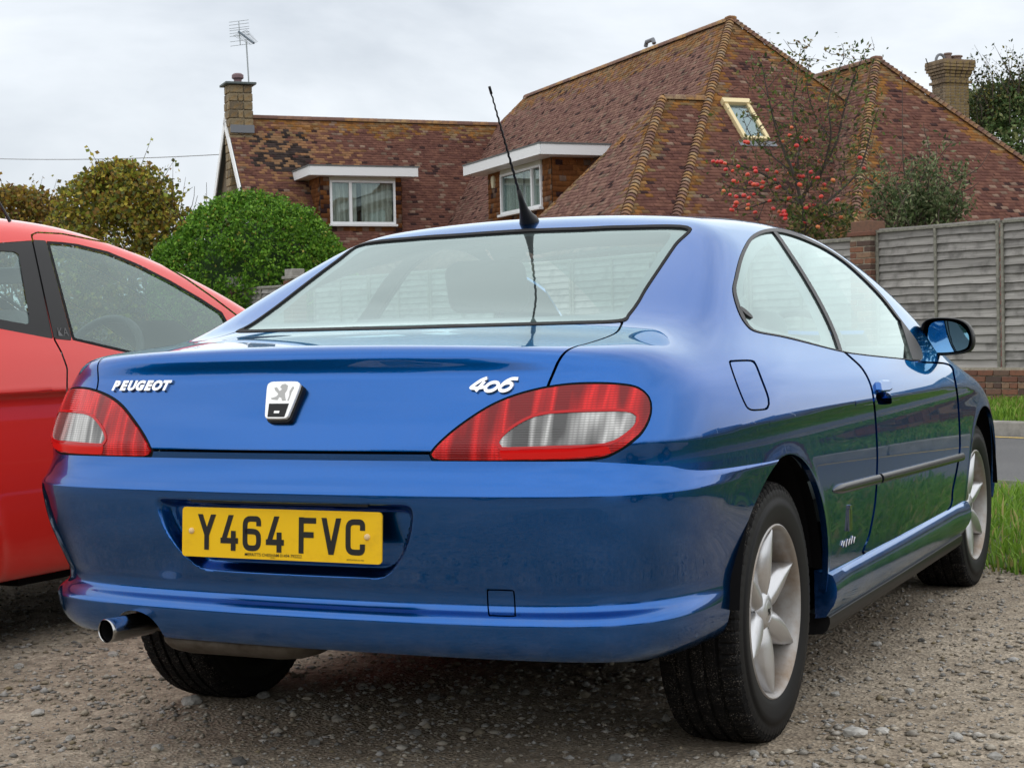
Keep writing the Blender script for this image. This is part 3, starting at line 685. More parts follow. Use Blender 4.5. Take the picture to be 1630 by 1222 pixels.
def digit(strokes, xc, zc):
    mb = MB()
    for P in strokes:
        P = np.asarray(P); L, R_ = ribbon(P, .0068)
        for i in range(len(P)-1):
            q = [L[i], R_[i], R_[i+1], L[i+1]]; mb.prism([on_lid(xc+a, zc+b, .0005) for a, b in q], (0, -.006, 0))
    return mb.build('numeral', M['badge'], LID)
ell = lambda cx, cy, a, b, t0=0, t1=2*math.pi, n=18: [(cx+a*math.cos(t0+(t1-t0)*k/n), cy+b*math.sin(t0+(t1-t0)*k/n)) for k in range(n+1)]
X0, Z0 = .4290, .8810
digit([four, sh([(.025, .028), (.019, .002)])], X0, Z0)
digit([sh(ell(.018, .0135, .0145, .0115))], X0+.030, Z0)
digit([sh(ell(.017, .0125, .0135, .0105)), sh(spline(np.array([(.0035, .013), (.008, .025), (.019, .033), (.034, .033)]), 4, False))], X0+.062, Z0)
# emblem plate: chrome shield with a lion and the lock
EMB = [(-.046, .040), (-.040, .047), (-.028, .0495), (.028, .0495), (.040, .047), (.046, .040), (.044, .020), (.034, -.034), (.030, -.043), (.022, -.047), (-.022, -.047), (-.030, -.043), (-.034, -.034), (-.044, .020)]
EMB = spline(np.array(EMB)*.93, 3); exc, ezc = -.014, .858
def emb_solid(name, poly, w0, w1, mat, par):
    mb = MB(); ny = np.array([0, -.90, .43]); base = np.array(on_lid(exc, ezc, 0)); vz = np.array([0, .43, .90])
    P = [base+np.array([1, 0, 0])*a+vz*b+ny*w0 for a, b in poly]; mb.prism(P, ny*(w1-w0)); return bevel(mb.build(name, mat, par), .0015, 2)
EMBL = emb_solid('badge_base', EMB*np.array([1.04, 1.03])+np.array([.002, -.004]), -.012, .012, M['black_trim'], LID)
M['badge_face'] = Mat('badge_face').set(Base_Color=(.93, .93, .92), Metallic=.3, Roughness=.25).m
emb_solid('badge_face', EMB, .0122, .021, M['badge_face'], EMBL)
emb_solid('lock_cover', [(-.024, -.006), (.024, -.006), (.028, -.010)][:0] or [(-.026, -.008), (.026, -.008), (.022, -.040), (-.022, -.040)], .0212, .0222, M['black_trim'], EMBL)
emb_solid('key_slot', [(-.007, -.026), (.007, -.026), (.007, -.032), (-.007, -.032)], .0224, .0232, M['badge_face'], EMBL)
M['lion'] = Mat('badge_relief').set(Base_Color=(.42, .42, .41), Metallic=.3, Roughness=.5).m
LION = [(.004, .040), (.012, .036), (.013, .026), (.009, .017), (.012, .008), (.016, .000), (.006, -.001), (.003, .006), (-.004, .008), (-.006, .001), (-.020, .002), (-.026, .005), (-.012, .009), (-.007, .015), (-.018, .024), (-.022, .030), (-.016, .032), (-.006, .022), (-.001, .027), (-.007, .032), (-.004, .038)]
emb_solid('lion_relief', LION, .0212, .0216, M['lion'], EMBL)
emb_solid('lion_tail', [(.020, -.001), (.022, .012), (.020, .022), (.026, .034), (.030, .030), (.026, .020), (.025, .010), (.023, -.001)], .0212, .0216, M['lion'], EMBL)

# aerial
mb = MB(); b = np.array([0, 1.428, 1.327]); tip = np.array([0, 1.195, 1.691]); d = tip-b; d /= np.linalg.norm(d)
base_c = np.array([0, 1.445, 1.322])
prof = [(0, .030), (.010, .029), (.022, .022), (.045, .013), (.075, .0085), (.11, .006)]
mb.tube([base_c+(b-base_c)*min(1, h/.03)+d*h for h, _ in prof], [r_ for _, r_ in prof], 14)
AER = mb.build('aerial_base', M['black_trim'], CAR, True)
mb = MB(); n = 90; L_ = np.linalg.norm(tip-b); e1 = np.array([1., 0, 0]); e2 = np.cross(d, e1)
mb.tube([b+d*(.10+(L_-.10)*k/n)+(e1*math.cos(k*1.1)+e2*math.sin(k*1.1))*.0009 for k in range(n+1)], [.0042-.0020*k/n for k in range(n+1)], 6)
mb.tube([tip-d*.022, tip], .0040, 8); mb.build('aerial_mast', M['black_trim'], AER)

# exhaust
mb = MB(); a0 = np.array([-.470, .085, .338]); a1 = np.array([-.440, .235, .340]); ax_ = (a1-a0)/np.linalg.norm(a1-a0)
n = 36; V_ = []; F_ = []; e1 = np.array([0, 0, 1.]); e2 = np.cross(ax_, e1); e2 /= np.linalg.norm(e2)
ring_ = [(0, .0255), (-.002, .0265), (0, .0280), (.01, .0282), (.13, .0282), (.14, .024), (.14, .0255), (.004, .0250)]
for t, r_ in ring_:
    for k in range(n): a = 2*math.pi*k/n; V_.append(a0+ax_*t+r_*(e1*math.cos(a)+e2*math.sin(a)))
for i in range(5):
    for k in range(n): F_.append((i*n+k, i*n+(k+1) % n, (i+1)*n+(k+1) % n, (i+1)*n+k))
M['tip'] = Mat('polished_tip').set(Base_Color=(.42, .42, .42), Metallic=1., Roughness=.18).m
EX = mesh('exhaust_tip', V_, F_, M['tip'], CAR, smooth=True); auto_smooth(EX, 40)
mb = MB(); mb.tube([a0+ax_*.006, a0+ax_*.135], .0253, n, cap=False); mb.tube([a0+ax_*.10, a0+ax_*.11], .0250, n); mb.build('tip_bore', M['under'], EX)
_mm = Mat('dull_exhaust_steel'); _mm.set(Metallic=.7, Roughness=.55); _mm.col(_mm.ramp(_mm.noise(18, 5), [(.35, (.05, .038, .028)), (.6, (.11, .098, .085))])); M['muffler'] = _mm.m
mb = MB(); mb.tube([a1, a1+np.array([.03, .10, .012]), a1+np.array([.10, .22, .03])], .026, 14)
mf = np.array([-.21, .29, .306]); V_ = []; F_ = []
p_h = .042; prof = [(-.20, .3), (-.19, .7), (-.16, .92), (-.12, 1), (.12, 1), (.16, .92), (.19, .7), (.20, .3)]
for t, s_ in prof:
    for k in range(20): a = 2*math.pi*k/20; V_.append(mf+np.array([t, (.12*s_)*math.cos(a), p_h*s_*math.sin(a)]))
for i in range(len(prof)-1):
    for k in range(20): F_.append((i*20+k, i*20+(k+1) % 20, (i+1)*20+(k+1) % 20, (i+1)*20+k))
mb.add(V_, F_); auto_smooth(mb.build('exhaust_silencer', M['muffler'], CAR), 50)

# door mirrors
M['mirror'] = Mat('blue_tinted_mirror').set(Base_Color=(.30, .55, .74), Metallic=1., Roughness=.02).m
_mo = np.array([(1466,525),(1470,512),(1482,506),(1505,505),(1528,508),(1543,518),(1550,536),(1549,552),(1540,561),(1515,565),(1485,566),(1474,563),(1469,550)])
_mg = np.array([(1478,523),(1484,514),(1497,511),(1515,512),(1531,519),(1541,532),(1542,546),(1536,555),(1515,560),(1490,561),(1480,560),(1477,545)])
YM = 3.13
for sx in (1, -1):
    O = np.array([ony(a, b_, YM) for a, b_ in spline(_mo, 4)]); c = O.mean(0); V_ = []; F_ = []; n = len(O)
    stn = [(.0, .90), (-.010, .955), (-.006, .99), (.006, 1.0), (.03, .985), (.06, .90), (.085, .74), (.10, .50), (.106, .2)]
    for t, s_ in stn:
        for q in O: w = c+(q-c)*s_; V_.append((sx*(w[0]+t*.05), w[1]+t, w[2]))
    for i in range(len(stn)-1):
        for k in range(n): F_.append((i*n+k, i*n+(k+1) % n, (i+1)*n+(k+1) % n, (i+1)*n+k))
    F_.append(tuple((len(stn)-1)*n+k for k in range(n)))
    MR = mesh('door_mirror', V_, F_, M['black_trim'], CAR); bm = bmesh.new(); bm.from_mesh(MR.data); bmesh.ops.recalc_face_normals(bm, faces=bm.faces); bm.to_mesh(MR.data); bm.free(); auto_smooth(MR, 50)
    G = np.array([ony(a, b_, YM-.001) for a, b_ in spline(_mg, 4)]); gc = G.mean(0)
    V_ = [(sx*q[0], q[1]+(.0 if 1 else 0), q[2]) for q in G]+[(sx*gc[0], gc[1]+.002, gc[2])]
    F_ = [((k+1) % len(G), k, len(G)) if sx > 0 else (k, (k+1) % len(G), len(G)) for k in range(len(G))]
    mesh('mirror_glass', V_, F_, M['mirror'], MR, smooth=True)
    # arm and black triangle at the window corner
    mb = MB(); h0 = np.array(ony(1476, 556, YM+.04)); xs = float(side_x(np.array([YM+.06]), .905)[0])
    mb.tube([(sx*(h0[0]+.02), YM+.04, h0[2]+.01), (sx*h0[0], YM+.05, h0[2]-.012), (sx*(xs-.03), YM+.07, .905)], [.020, .022, .028], 10); auto_smooth(mb.build('mirror_arm', M['black_trim'], MR), 60)
TRI = np.array([(1431,507),(1440,520),(1466,552),(1468,575),(1452,574.5),(1446,556)])
tri, _ = split(*dpane, poly_f(TRI, 0), 0.)
if len(tri[1]):
    tri = largest(*tri)
    for s in (False, True): panel('mirror_triangle', *tri, b_body, M['black_trim'], CAR, thick=.004, offset=.004, flip=s)

# cabin
M['cabin'] = Mat('grey_cloth').set(Base_Color=(.13, .135, .135), Roughness=.9).m
M['cabin_dark'] = Mat('dark_plastic').set(Base_Color=(.05, .05, .052), Roughness=.6).m
def seat(x, y, zb, w, hb, par, head=True, lean=.28):
    def pad(c, sx, sy, sz, name, rot=0.):
        mb = MB(); ca, sa = math.cos(rot), math.sin(rot); mb.box(c, sx, sy, sz, [(1, 0, 0), (0, ca, sa), (0, -sa, ca)]); o = mb.build(name, M['cabin'], par); bevel(o, min(sx, sy, sz)*.42, 4); 
        for p_ in o.data.polygons: p_.use_smooth = True
        return o
    b_ = pad((x, y, zb), w, .50, .16, 'seat_cushion'); pad((x, y-.25-lean*hb*.5, zb+.02+hb*.5), w, .15, hb, 'seat_back', lean)
    if head: pad((x, y-.27-lean*(hb+.12), zb+hb+.115), w*.55, .10, .17, 'head_restraint', lean)
for x in (-.36, .36):
    seat(x, 2.35, .45, .50, .60, CAR); seat(x*1.05, 1.72, .40, .50, .46, CAR, True)
mb = MB(); mb.box((0, .99, .95), 1.15, .46, .03); mb.box((0, .95, .975), .16, .08, .05); mb.build('parcel_shelf', M['cabin_dark'], CAR)
mb = MB(); mb.box((0, 3.12, .84), 1.36, .42, .20); bevel(mb.build('dashboard', M['cabin_dark'], CAR), .05, 3)
mb = MB(); c = np.array([.36, 2.86, .90]); t = math.radians(25); mb.tube([c+.185*(np.array([1, 0, 0])*math.cos(a)+np.array([0, math.sin(t), math.cos(t)])*math.sin(a)) for a in np.linspace(0, 2*math.pi, 33)], .014, 8, False)
mb.box(c+np.array([0, .01, 0]), .34, .03, .03); mb.build('steering_wheel', M['cabin_dark'], CAR)
mb = MB(); mb.box((0, 2.72, 1.235), .24, .02, .06); mb.tube([(0, 2.72, 1.26), (0, 2.74, 1.30)], .012, 6); bevel(mb.build('rear_view_mirror', M['cabin_dark'], CAR), .008, 2)
_hl = MB(); _hl.box((0, 2.1, 1.322), .9, .9, .012); _hl.build('headliner', simple('headlining', (.30, .31, .31), .9), CAR)
# ================================================================ wheels (built about the origin, axle along x, outer face at +x)
_t = Mat('tyre_rubber'); _t.set(Roughness=.8, Specular_IOR_Level=.12); n_ = _t.noise(260, 3, .7)
_g = _t.n('ShaderNodeNewGeometry'); _p = _t.noise(30, 4, .6)
_t.col(_t.mix(_t.ramp(n_, [(.56, 0.), (.68, 1.)]), (.006, .006, .0065), _t.mix(_t.ramp(_p, [(.4, 0), (.6, 1)]), (.010, .010, .010), (.20, .18, .16)))); M['tyre'] = _t.m
_t.bump(_t.noise(180, 4, .7), .25, .002)
M['sidewall'] = simple('tyre_sidewall', (.0085, .0085, .009), .6, Specular_IOR_Level=.22)
_r = Mat('silver_alloy'); _r.set(Metallic=.85, Roughness=.34); _d = _r.noise(9, 5, .65)
_r.col(_r.ramp(_d, [(.55, (.58, .585, .60)), (.80, (.42, .38, .33))])); M['alloy'] = _r.m
_r = Mat('dusty_alloy'); _r.set(Metallic=.7, Roughness=.5); _d = _r.noise(7, 5, .65)
_r.col(_r.ramp(_d, [(.40, (.42, .415, .41)), (.70, (.25, .185, .13))])); M['alloy_dusty'] = _r.m
def tyre_mesh(name, hw=.1075, R=.3215, rim=.208, seg=360, blocks=72):
    xs = []; rs = []; kind = []
    def a(x, r, k=0): xs.append(x); rs.append(r); kind.append(k)
    h = R-rim
    a(hw-.017, rim-.004); a(hw-.010, rim+.004); a(hw-.004, rim+.2*h); a(hw, rim+.42*h); a(hw-.0005, rim+.56*h); a(hw-.004, rim+.575*h); a(hw-.004, rim+.66*h); a(hw-.007, rim+.80*h, 1); a(hw-.013, R-.0095, 1); a(hw-.020, R-.0055, 1); a(hw-.030, R-.0035, 1); a(hw-.044, R-.002, 1)
    for c in (.052, .018):
        a(c+.0052, R-.0012, 2); a(c+.0035, R-.0078, 3); a(c-.0035, R-.0078, 3); a(c-.0052, R-.0008, 2); a((c-.0052)*.6 if c < .03 else .034, R-.0004, 2)
    n0 = len(xs)
    for i in range(n0-2, -1, -1): a(-xs[i], rs[i], kind[i])
    xs = np.array(xs); rs = np.array(rs); kind = np.array(kind); n = len(xs)
    V = np.zeros((seg, n, 3)); rng = np.random.default_rng(3); jit = rng.normal(0, .0004, (seg, n))
    for s in range(seg):
        th = 2*math.pi*s/seg; r = rs.copy(); ph = s % (seg//blocks)
        if ph == 0: r = r-np.where(kind == 1, .0045, 0)
        if (s+2) % (seg//blocks) == 0: r = r-np.where((kind == 2) & (np.arange(n) % 2 == 0), .003, 0)
        r = r+np.where(kind >= 1, jit[s], 0)
        flat = 0.
        V[s, :, 0] = xs; V[s, :, 1] = r*math.sin(th); V[s, :, 2] = -r*math.cos(th)
    V[:, :, 2] = np.maximum(V[:, :, 2], -.3135)                    # flattened where it stands
    I = np.arange(seg)[:, None]*n+np.arange(n-1)[None]; J = ((np.arange(seg)+1) % seg)[:, None]*n+np.arange(n-1)[None]
    Q = np.stack([I, I+1, J+1, J], -1).reshape(-1, 4)
    me = bpy.data.meshes.new(name); me.from_pydata(V.reshape(-1, 3).tolist(), [], Q.tolist()); me.update()
    me.materials.append(M['tyre']); me.materials.append(M['sidewall'])
    mi = np.tile(np.where((np.arange(n-1) < 7) | (np.arange(n-1) >= n-8), 1, 0), seg); me.polygons.foreach_set('material_index', mi.astype(np.int32))
    sm = np.tile((np.arange(n-1) < 7) | (np.arange(n-1) >= n-8), seg); me.polygons.foreach_set('use_smooth', sm)
    return me
def lathe(prof, n=64):
    V = []; F = []
    for x, r in prof:
        for k in range(n): a = 2*math.pi*k/n; V.append((x, r*math.cos(a), r*math.sin(a)))
    for i in range(len(prof)-1):
        for k in range(n): F.append((i*n+k, (i+1)*n+k, (i+1)*n+(k+1) % n, i*n+(k+1) % n))
    return V, F
def to_me(name, V, F, mat, smooth=35):
    me = bpy.data.meshes.new(name); me.from_pydata([tuple(map(float, v)) for v in V], [], F); me.update(); me.materials.append(mat)
    bm = bmesh.new(); bm.from_mesh(me); bmesh.ops.recalc_face_normals(bm, faces=bm.faces)
    for f in bm.faces: f.smooth = True
    for e in bm.edges: e.smooth = (len(e.link_faces) == 2 and e.calc_face_angle(0) < math.radians(smooth))
    bm.to_mesh(me); bm.free(); return me
def rim_mesh(): 
    V, F = lathe([(.088, .2150), (.0985, .2140), (.101, .2105), (.099, .2070), (.093, .2025), (.080, .1985), (.055, .1945), (.02, .1890), (-.04, .1840), (-.095, .193)], 96)
    return to_me('rim', V, F, M['alloy_dusty'])
def spoke_mesh(k, ns=6):
    rr = np.linspace(.030, .2020, 22); V = []; F = []; m = 13; ang = 2*math.pi*k/ns
    wl = crv([.03, .058, .087, .125, .164, .193, .2025], [.030, .042, .050, .048, .034, .012, .002]); wr = crv([.03, .058, .087, .125, .164, .193, .2025], [.024, .030, .033, .030, .020, .006, .001])
    xc = crv([.03, .08, .14, .19, .21], [.074, .086, .091, .092, .090])
    for r in rr:
        for j in range(m):
            t = -1+2*j/(m-1); w = float(wl(r)) if t < 0 else float(wr(r)); tt = abs(t); e = min(tt/.86, 1.)
            x = float(xc(r))-.020*e**1.8*(1.25 if t > 0 else .8)*min(1, w/.02)-(.045 if tt > .93 else 0)
            off = w*(t if tt <= .93 else math.copysign(.86+.0, t)); bend = .010*math.sin((r-.03)/.18*math.pi)
            V.append((x, r*math.cos(ang)-(off+bend)*math.sin(ang), r*math.sin(ang)+(off+bend)*math.cos(ang)))
    for i in range(len(rr)-1):
        for j in range(m-1): F.append((i*m+j, i*m+j+1, (i+1)*m+j+1, (i+1)*m+j))
    return to_me('spoke', V, F, M['alloy'], 60)
ME_T = tyre_mesh('tyre'); ME_RIM = rim_mesh(); ME_SP = [spoke_mesh(k) for k in range(6)]
_V, _F = lathe([(.062, .052), (.073, .046), (.079, .034), (.080, .028), (.0785, .0275), (.0795, .026), (.081, .012), (.081, .0005)], 40); ME_HUB = to_me('hub', _V, _F, M['alloy'])
mb = MB(); P_ = [(.0825, (a*.0007*1000-.0), b*.0007*1000) for a, b in LION]; P_ = [(.0815, a*.48, (b-.02)*.48) for a, b in LION]; mb.prism(P_, (.0006, 0, 0)); ME_LION = to_me('cap_relief', mb.V, mb.F, M['black_trim'])
_V, _F = lathe([(-.02, .182), (-.02, .06), (.02, .058), (.02, .001)], 48); ME_DISC = to_me('brake_disc', _V, _F, simple('brake_iron', (.03, .028, .026), .6, Metallic=.6))
_V, _F = lathe([(.070, .0075), (.068, .0075), (.062, .007), (.0615, .0005)], 12); ME_BOLT = to_me('wheel_bolt', _V, _F, M['under'])
def child(name, me, parent, mat4=None):
    o = bpy.data.objects.new(name, me); COL.objects.link(o); o.parent = parent
    if mat4 is not None: o.matrix_basis = mat4
    return o
def wheel(car, pos, flip, spin, steer=0., base=(0, 0, 0), scale=1., silver=True):
    mw = Matrix.Translation(Vector(pos)-Vector(base)) @ Matrix.Rotation(math.pi if flip else 0, 4, 'Z') @ Matrix.Rotation(steer, 4, 'Z') @ Matrix.Diagonal((scale, scale, scale, 1))
    w = child('wheel', ME_RIM, car, mw); rot = Matrix.Rotation(spin, 4, 'X')
    child('tyre', ME_T, w); child('brake_disc', ME_DISC, w)
    for m_ in ME_SP: child('spoke', m_, w, rot)
    child('hub_cap', ME_HUB, w, rot); child('cap_relief', ME_LION, w, rot)
    for k in range(5): a = 2*math.pi*k/5; child('wheel_bolt', ME_BOLT, w, rot @ Matrix.Translation((0, .064*math.cos(a), .064*math.sin(a))))
    return w
wheel(CAR, (.7575, AX_R, AX_Z), False, math.radians(-2+90), base=(0, 2.3, 0)); wheel(CAR, (.7525, AX_F, AX_Z), False, math.radians(20), steer=math.radians(-1.0), base=(0, 2.3, 0))
wheel(CAR, (-.7575, AX_R, AX_Z), True, 1.1, base=(0, 2.3, 0)); wheel(CAR, (-.7525, AX_F, AX_Z), True, .4, steer=math.radians(-1.0), base=(0, 2.3, 0))
# ================================================================ ground, road, verges
from mathutils import noise as mnoise
RD = np.array([-.903, .429]); RD /= np.linalg.norm(RD); RN = np.array([-RD[1]*-1, -RD[0]]); RN = np.array([RD[1], -RD[0]])   # along the road (to the left), away from the camera
C0 = CAM_C[:2]
def rp(s, d, z=0.): q = C0+RD*s+RN*d; return np.array([q[0], q[1], z])      # road frame: s along, d away
def vnoise(x, y, sc, seed=0):
    """cheap smooth value noise on arrays"""
    x = x*sc+seed*17.3; y = y*sc+seed*7.7; xi = np.floor(x); yi = np.floor(y); fx = x-xi; fy = y-yi; fx = fx*fx*(3-2*fx); fy = fy*fy*(3-2*fy)
    def h(a, b): v = np.sin(a*127.1+b*311.7+seed)*43758.5453; return v-np.floor(v)
    return (h(xi, yi)*(1-fx)+h(xi+1, yi)*fx)*(1-fy)+(h(xi, yi+1)*(1-fx)+h(xi+1, yi+1)*fx)*fy
WHEELS_AT = [(sx*.757, y) for sx in (-1, 1) for y in (AX_R, AX_F)]
def ground_z(x, y):
    z = .016*(vnoise(x, y, 1.1, 1)-.5)+.010*(vnoise(x, y, 3.7, 2)-.5)+.007*(vnoise(x, y, 11, 3)-.5)+.005*(vnoise(x, y, 31, 4)-.5)
    w = np.ones_like(x)
    for wx, wy in WHEELS_AT: w = np.minimum(w, sstep(.12, .55, np.hypot(x-wx, (y-wy)*1.)))
    return z*w-.006*w-.0015
M['gravel'] = None
m = Mat('compacted_gravel'); m.set(Roughness=.95, Specular_IOR_Level=.12)
n1 = m.noise(1.3, 5, .6); n2 = m.noise(17, 6, .7); vo = m.n('ShaderNodeTexVoronoi'); vo.inputs['Scale'].default_value = 95; m.l(m.coord(), vo.inputs['Vector']); vo2 = m.n('ShaderNodeTexVoronoi'); vo2.inputs['Scale'].default_value = 38; m.l(m.coord(), vo2.inputs['Vector'])
c = m.mix(m.ramp(n1, [(.35, 0), (.68, 1)]), (.29, .236, .176), (.46, .395, .31))
c = m.mix(m.ramp(n2, [(.36, .6), (.58, 0)]), c, (.15, .12, .092))
c = m.mix(.55, c, m.mix(1., c, m.ramp(vo.outputs['Color'], [(0, .45), (.5, .95), (1, 1.7)]), 'MULTIPLY'))
c = m.mix(m.ramp(vo2.outputs['Distance'], [(.10, .6), (.24, 0)]), c, m.ramp(vo2.outputs['Color'], [(0, (.11, .105, .10)), (.5, (.25, .24, .225)), (1, (.42, .40, .37))]))
m.col(c); hh = m.mix(.5, vo.outputs['Distance'], n2); m.bump(hh, .9, .012); M['gravel'] = m.m
def grid(name, x0, x1, y0, y1, h, zf, mat):
    xs = np.arange(x0, x1+h*.5, h); ys = np.arange(y0, y1+h*.5, h); X, Y = np.meshgrid(xs, ys, indexing='ij'); Z = zf(X, Y); nx, ny = X.shape
    I = (np.arange(nx-1)[:, None]*ny+np.arange(ny-1)[None]).ravel(); Q = np.stack([I, I+ny, I+ny+1, I+1], 1)
    return mesh(name, np.stack([X.ravel(), Y.ravel(), Z.ravel()], 1), Q, mat, smooth=True)
g = grid('gravel_ground', -6.5, 6.5, -3.6, 6.4, .033, ground_z, M['gravel']); tag(g, kind='structure')
def ring_sheet(name, z, mat, X=900, hole=(-6.45, 6.45, -3.55, 6.35)):
    a, b, c_, d = hole; V_ = [(-X, -X, z), (X, -X, z), (X, X, z), (-X, X, z), (a, c_, z), (b, c_, z), (b, d, z), (a, d, z)]
    return mesh(name, V_, [(0, 1, 5, 4), (1, 2, 6, 5), (2, 3, 7, 6), (3, 0, 4, 7)], mat)
g = ring_sheet('outer_ground', -.022, M['gravel']); tag(g, kind='structure')
# grass verge in front of the road, road, kerbs, far verge
m = Mat('verge_soil'); m.set(Roughness=.95); m.col(m.ramp(m.noise(6, 5, .6), [(.35, (.035, .045, .014)), (.65, (.075, .10, .025))])); M['soil'] = m.m
m = Mat('asphalt'); m.set(Roughness=.85); m.col(m.mix(.6, m.ramp(m.noise(.8, 4), [(.35, (.055, .056, .060)), (.65, (.085, .086, .09))]), m.ramp(m.noise(170, 2, .6), [(.35, (.03, .03, .032)), (.62, (.16, .16, .16))]))); m.bump(m.noise(200, 2), .5, .004); M['asphalt'] = m.m
m = Mat('concrete_kerb'); m.set(Roughness=.85); m.col(m.ramp(m.noise(7, 6, .65), [(.3, (.20, .19, .17)), (.7, (.40, .385, .35))])); M['kerb'] = m.m
def near_edge(s): return 6.05+.22*math.sin(s*1.3)+.16*math.sin(s*3.1+1)+.08*math.sin(s*7.3)
S0, S1 = -34., 60.
def strip(name, d0, d1, z0, z1, mat, kind='structure', ds=.5, s0=S0, s1=S1):
    ss = np.arange(s0, s1+ds*.5, ds); V_ = []; F_ = []
    for s in ss: V_ += [rp(s, d0(s) if callable(d0) else d0, z0), rp(s, d1, z1)]
    for i in range(len(ss)-1): F_.append((2*i, 2*i+1, 2*i+3, 2*i+2)[::-1])
    o = mesh(name, V_, F_, mat); tag(o, kind=kind); return o
strip('near_verge', near_edge, 9.3, .004, .020, M['soil'], ds=.2)
strip('road', 9.38, 13.62, -.004, -.004, M['asphalt'])
strip('far_verge', 13.76, 18.4, .125, .16, M['soil'])
M['yellow_line'] = Mat('yellow_road_paint').set(Base_Color=(.62, .40, .05), Roughness=.7).m
_yl = Mat('worn_yellow_line'); _yl.set(Roughness=.75); _yl.col(_yl.mix(_yl.ramp(_yl.noise(30, 5, .7), [(.46, 0), (.60, 1)]), (.62, .42, .07), (.12, .11, .10))); M['yellow_line'] = _yl.m
for d in (13.30, ): 
    o = strip('yellow_line', d, d+.12, .0005, .0005, M['yellow_line'])
# kerb stones: near flush edging and far raised kerb, one stone each
def kerb_row(root_name, d, w, zt, zb, s0, s1, L):
    mb = MB(); mb.box((0, 0, 0), L-.008, w, zt-zb); mb.V = [(x, y, z) for x, y, z in mb.V]
    me = to_me('kerb_stone', mb.V, mb.F, M['kerb'], 20); bm = bmesh.new(); bm.from_mesh(me); bmesh.ops.bevel(bm, geom=bm.edges[:], offset=.012, segments=2, affect='EDGES'); bm.to_mesh(me); bm.free()
    ang = math.atan2(RD[1], RD[0]); root = None
    host = empty(root_name, rp(s0, d, 0)); tag(host, kind='structure')
    for i in range(int((s1-s0)/L)):
        p = rp(s0+(i+.5)*L, d+w/2, (zt+zb)/2+random.uniform(-.003, .003)); o = bpy.data.objects.new('kerb_stone', me); COL.objects.link(o); o.parent = host
        o.location = Vector(p)-host.location; o.rotation_euler = (0, 0, ang+random.uniform(-.004, .004))
kerb_row('far_kerb', 13.62, .14, .125, -.05, -14, 24, .914)
kerb_row('near_edging', 9.30, .08, .016, -.06, -14, 20, .914)
# loose gravel: uncountable
def stone_cloud(n, rng, smin_, smax_, region):
    base = np.array([(0, 0, 1), (.9, 0, .2), (.28, .86, .25), (-.73, .53, .2), (-.73, -.53, .22), (.28, -.86, .2), (.0, 0, -.6)], float)
    Fb = np.array([(0, 1, 2), (0, 2, 3), (0, 3, 4), (0, 4, 5), (0, 5, 1), (6, 2, 1), (6, 3, 2), (6, 4, 3), (6, 5, 4), (6, 1, 5)])
    P = region(n); n = len(P); s = smin_*(smax_/smin_)**(rng.random(n)**2.6)
    V_ = base[None]*(1+rng.normal(0, .22, (n, 7, 3)))*s[:, None, None]*np.stack([rng.uniform(.7, 1.3, n), rng.uniform(.7, 1.3, n), rng.uniform(.4, .8, n)], 1)[:, None, :]
    a = rng.uniform(0, 6.28, n); ca, sa = np.cos(a)[:, None], np.sin(a)[:, None]; x = V_[..., 0]*ca-V_[..., 1]*sa; y = V_[..., 0]*sa+V_[..., 1]*ca; V_[..., 0] = x; V_[..., 1] = y
    V_ += P[:, None, :]; V_[..., 2] += s[:, None]*.12
    F_ = (Fb[None]+(np.arange(n)*7)[:, None, None]).reshape(-1, 3)
    g_ = rng.uniform(.15, .40, n); w = rng.uniform(.01, .085, n)
    col = np.stack([g_+w*.8, g_+w*.25, g_-w*.6], 1).clip(.03, .7); return V_.reshape(-1, 3), F_, np.repeat(col, 7, 0)
def set_tint(o, col, name='tint'):
    a = o.data.color_attributes.new(name, 'FLOAT_COLOR', 'POINT'); c4 = np.ones((len(col), 4), np.float32); c4[:, :3] = col; a.data.foreach_set('color', c4.ravel())
def tint_mat(name, rough=.8, var=0., bump=0., trans=0.):
    m = Mat(name); m.set(Roughness=rough, Specular_IOR_Level=.2); a = m.attr('tint'); c = a.outputs['Color']
    if var: c = m.mix(var, c, m.mix(1., c, m.ramp(m.noise(60, 4), [(.3, .4), (.7, 1.5)]), 'MULTIPLY'))
    m.col(c)
    if bump: m.bump(m.noise(120, 4), bump, .004)
    if trans:
        t = m.n('ShaderNodeBsdfTranslucent'); m.l(c, t.inputs['Color']); mx = m.n('ShaderNodeMixShader'); mx.inputs['Fac'].default_value = trans; m.l(m.b.outputs[0], mx.inputs[1]); m.l(t.outputs[0], mx.inputs[2]); m.l(mx.outputs[0], m.o.inputs['Surface'])
    return m.m
M['stone'] = tint_mat('loose_stone', .9, .5)
def reg_near(n):
    # denser close to the camera, thinning out; none inside the tyres
    d = 1.6+7.5*RNG.random(n)**1.5; px = RNG.uniform(-80, 1720, n); dirs = CF[None, :2]+CR[None, :2]*((px-815)/CAM_F)[:, None]; P = C0+dirs*d[:, None]
    keep = (P[:, 1] < 6.2) & (np.abs(P[:, 0]) < 6.3) & (P[:, 1] > -3.4)
    rd = (P-C0)@RN; keep &= rd < 6.15
    for wx, wy in WHEELS_AT: keep &= np.hypot(P[:, 0]-wx, P[:, 1]-wy) > .19
    P = P[keep]; return np.stack([P[:, 0], P[:, 1], ground_z(P[:, 0], P[:, 1])], 1)
Vs, Fs, Cs = stone_cloud(64000, RNG, .0018, .0125, reg_near)
o = mesh('loose_gravel', Vs, Fs, M['stone']); set_tint(o, Cs); tag(o, 'fine loose gravel strewn over the compacted yard', 'gravel', kind='stuff')
def reg_mid(n):
    P = reg_near(n*4); k = vnoise(P[:, 0], P[:, 1], 1.7, 12)+.6*vnoise(P[:, 0], P[:, 1], 5., 13); return P[k > .95][:n]
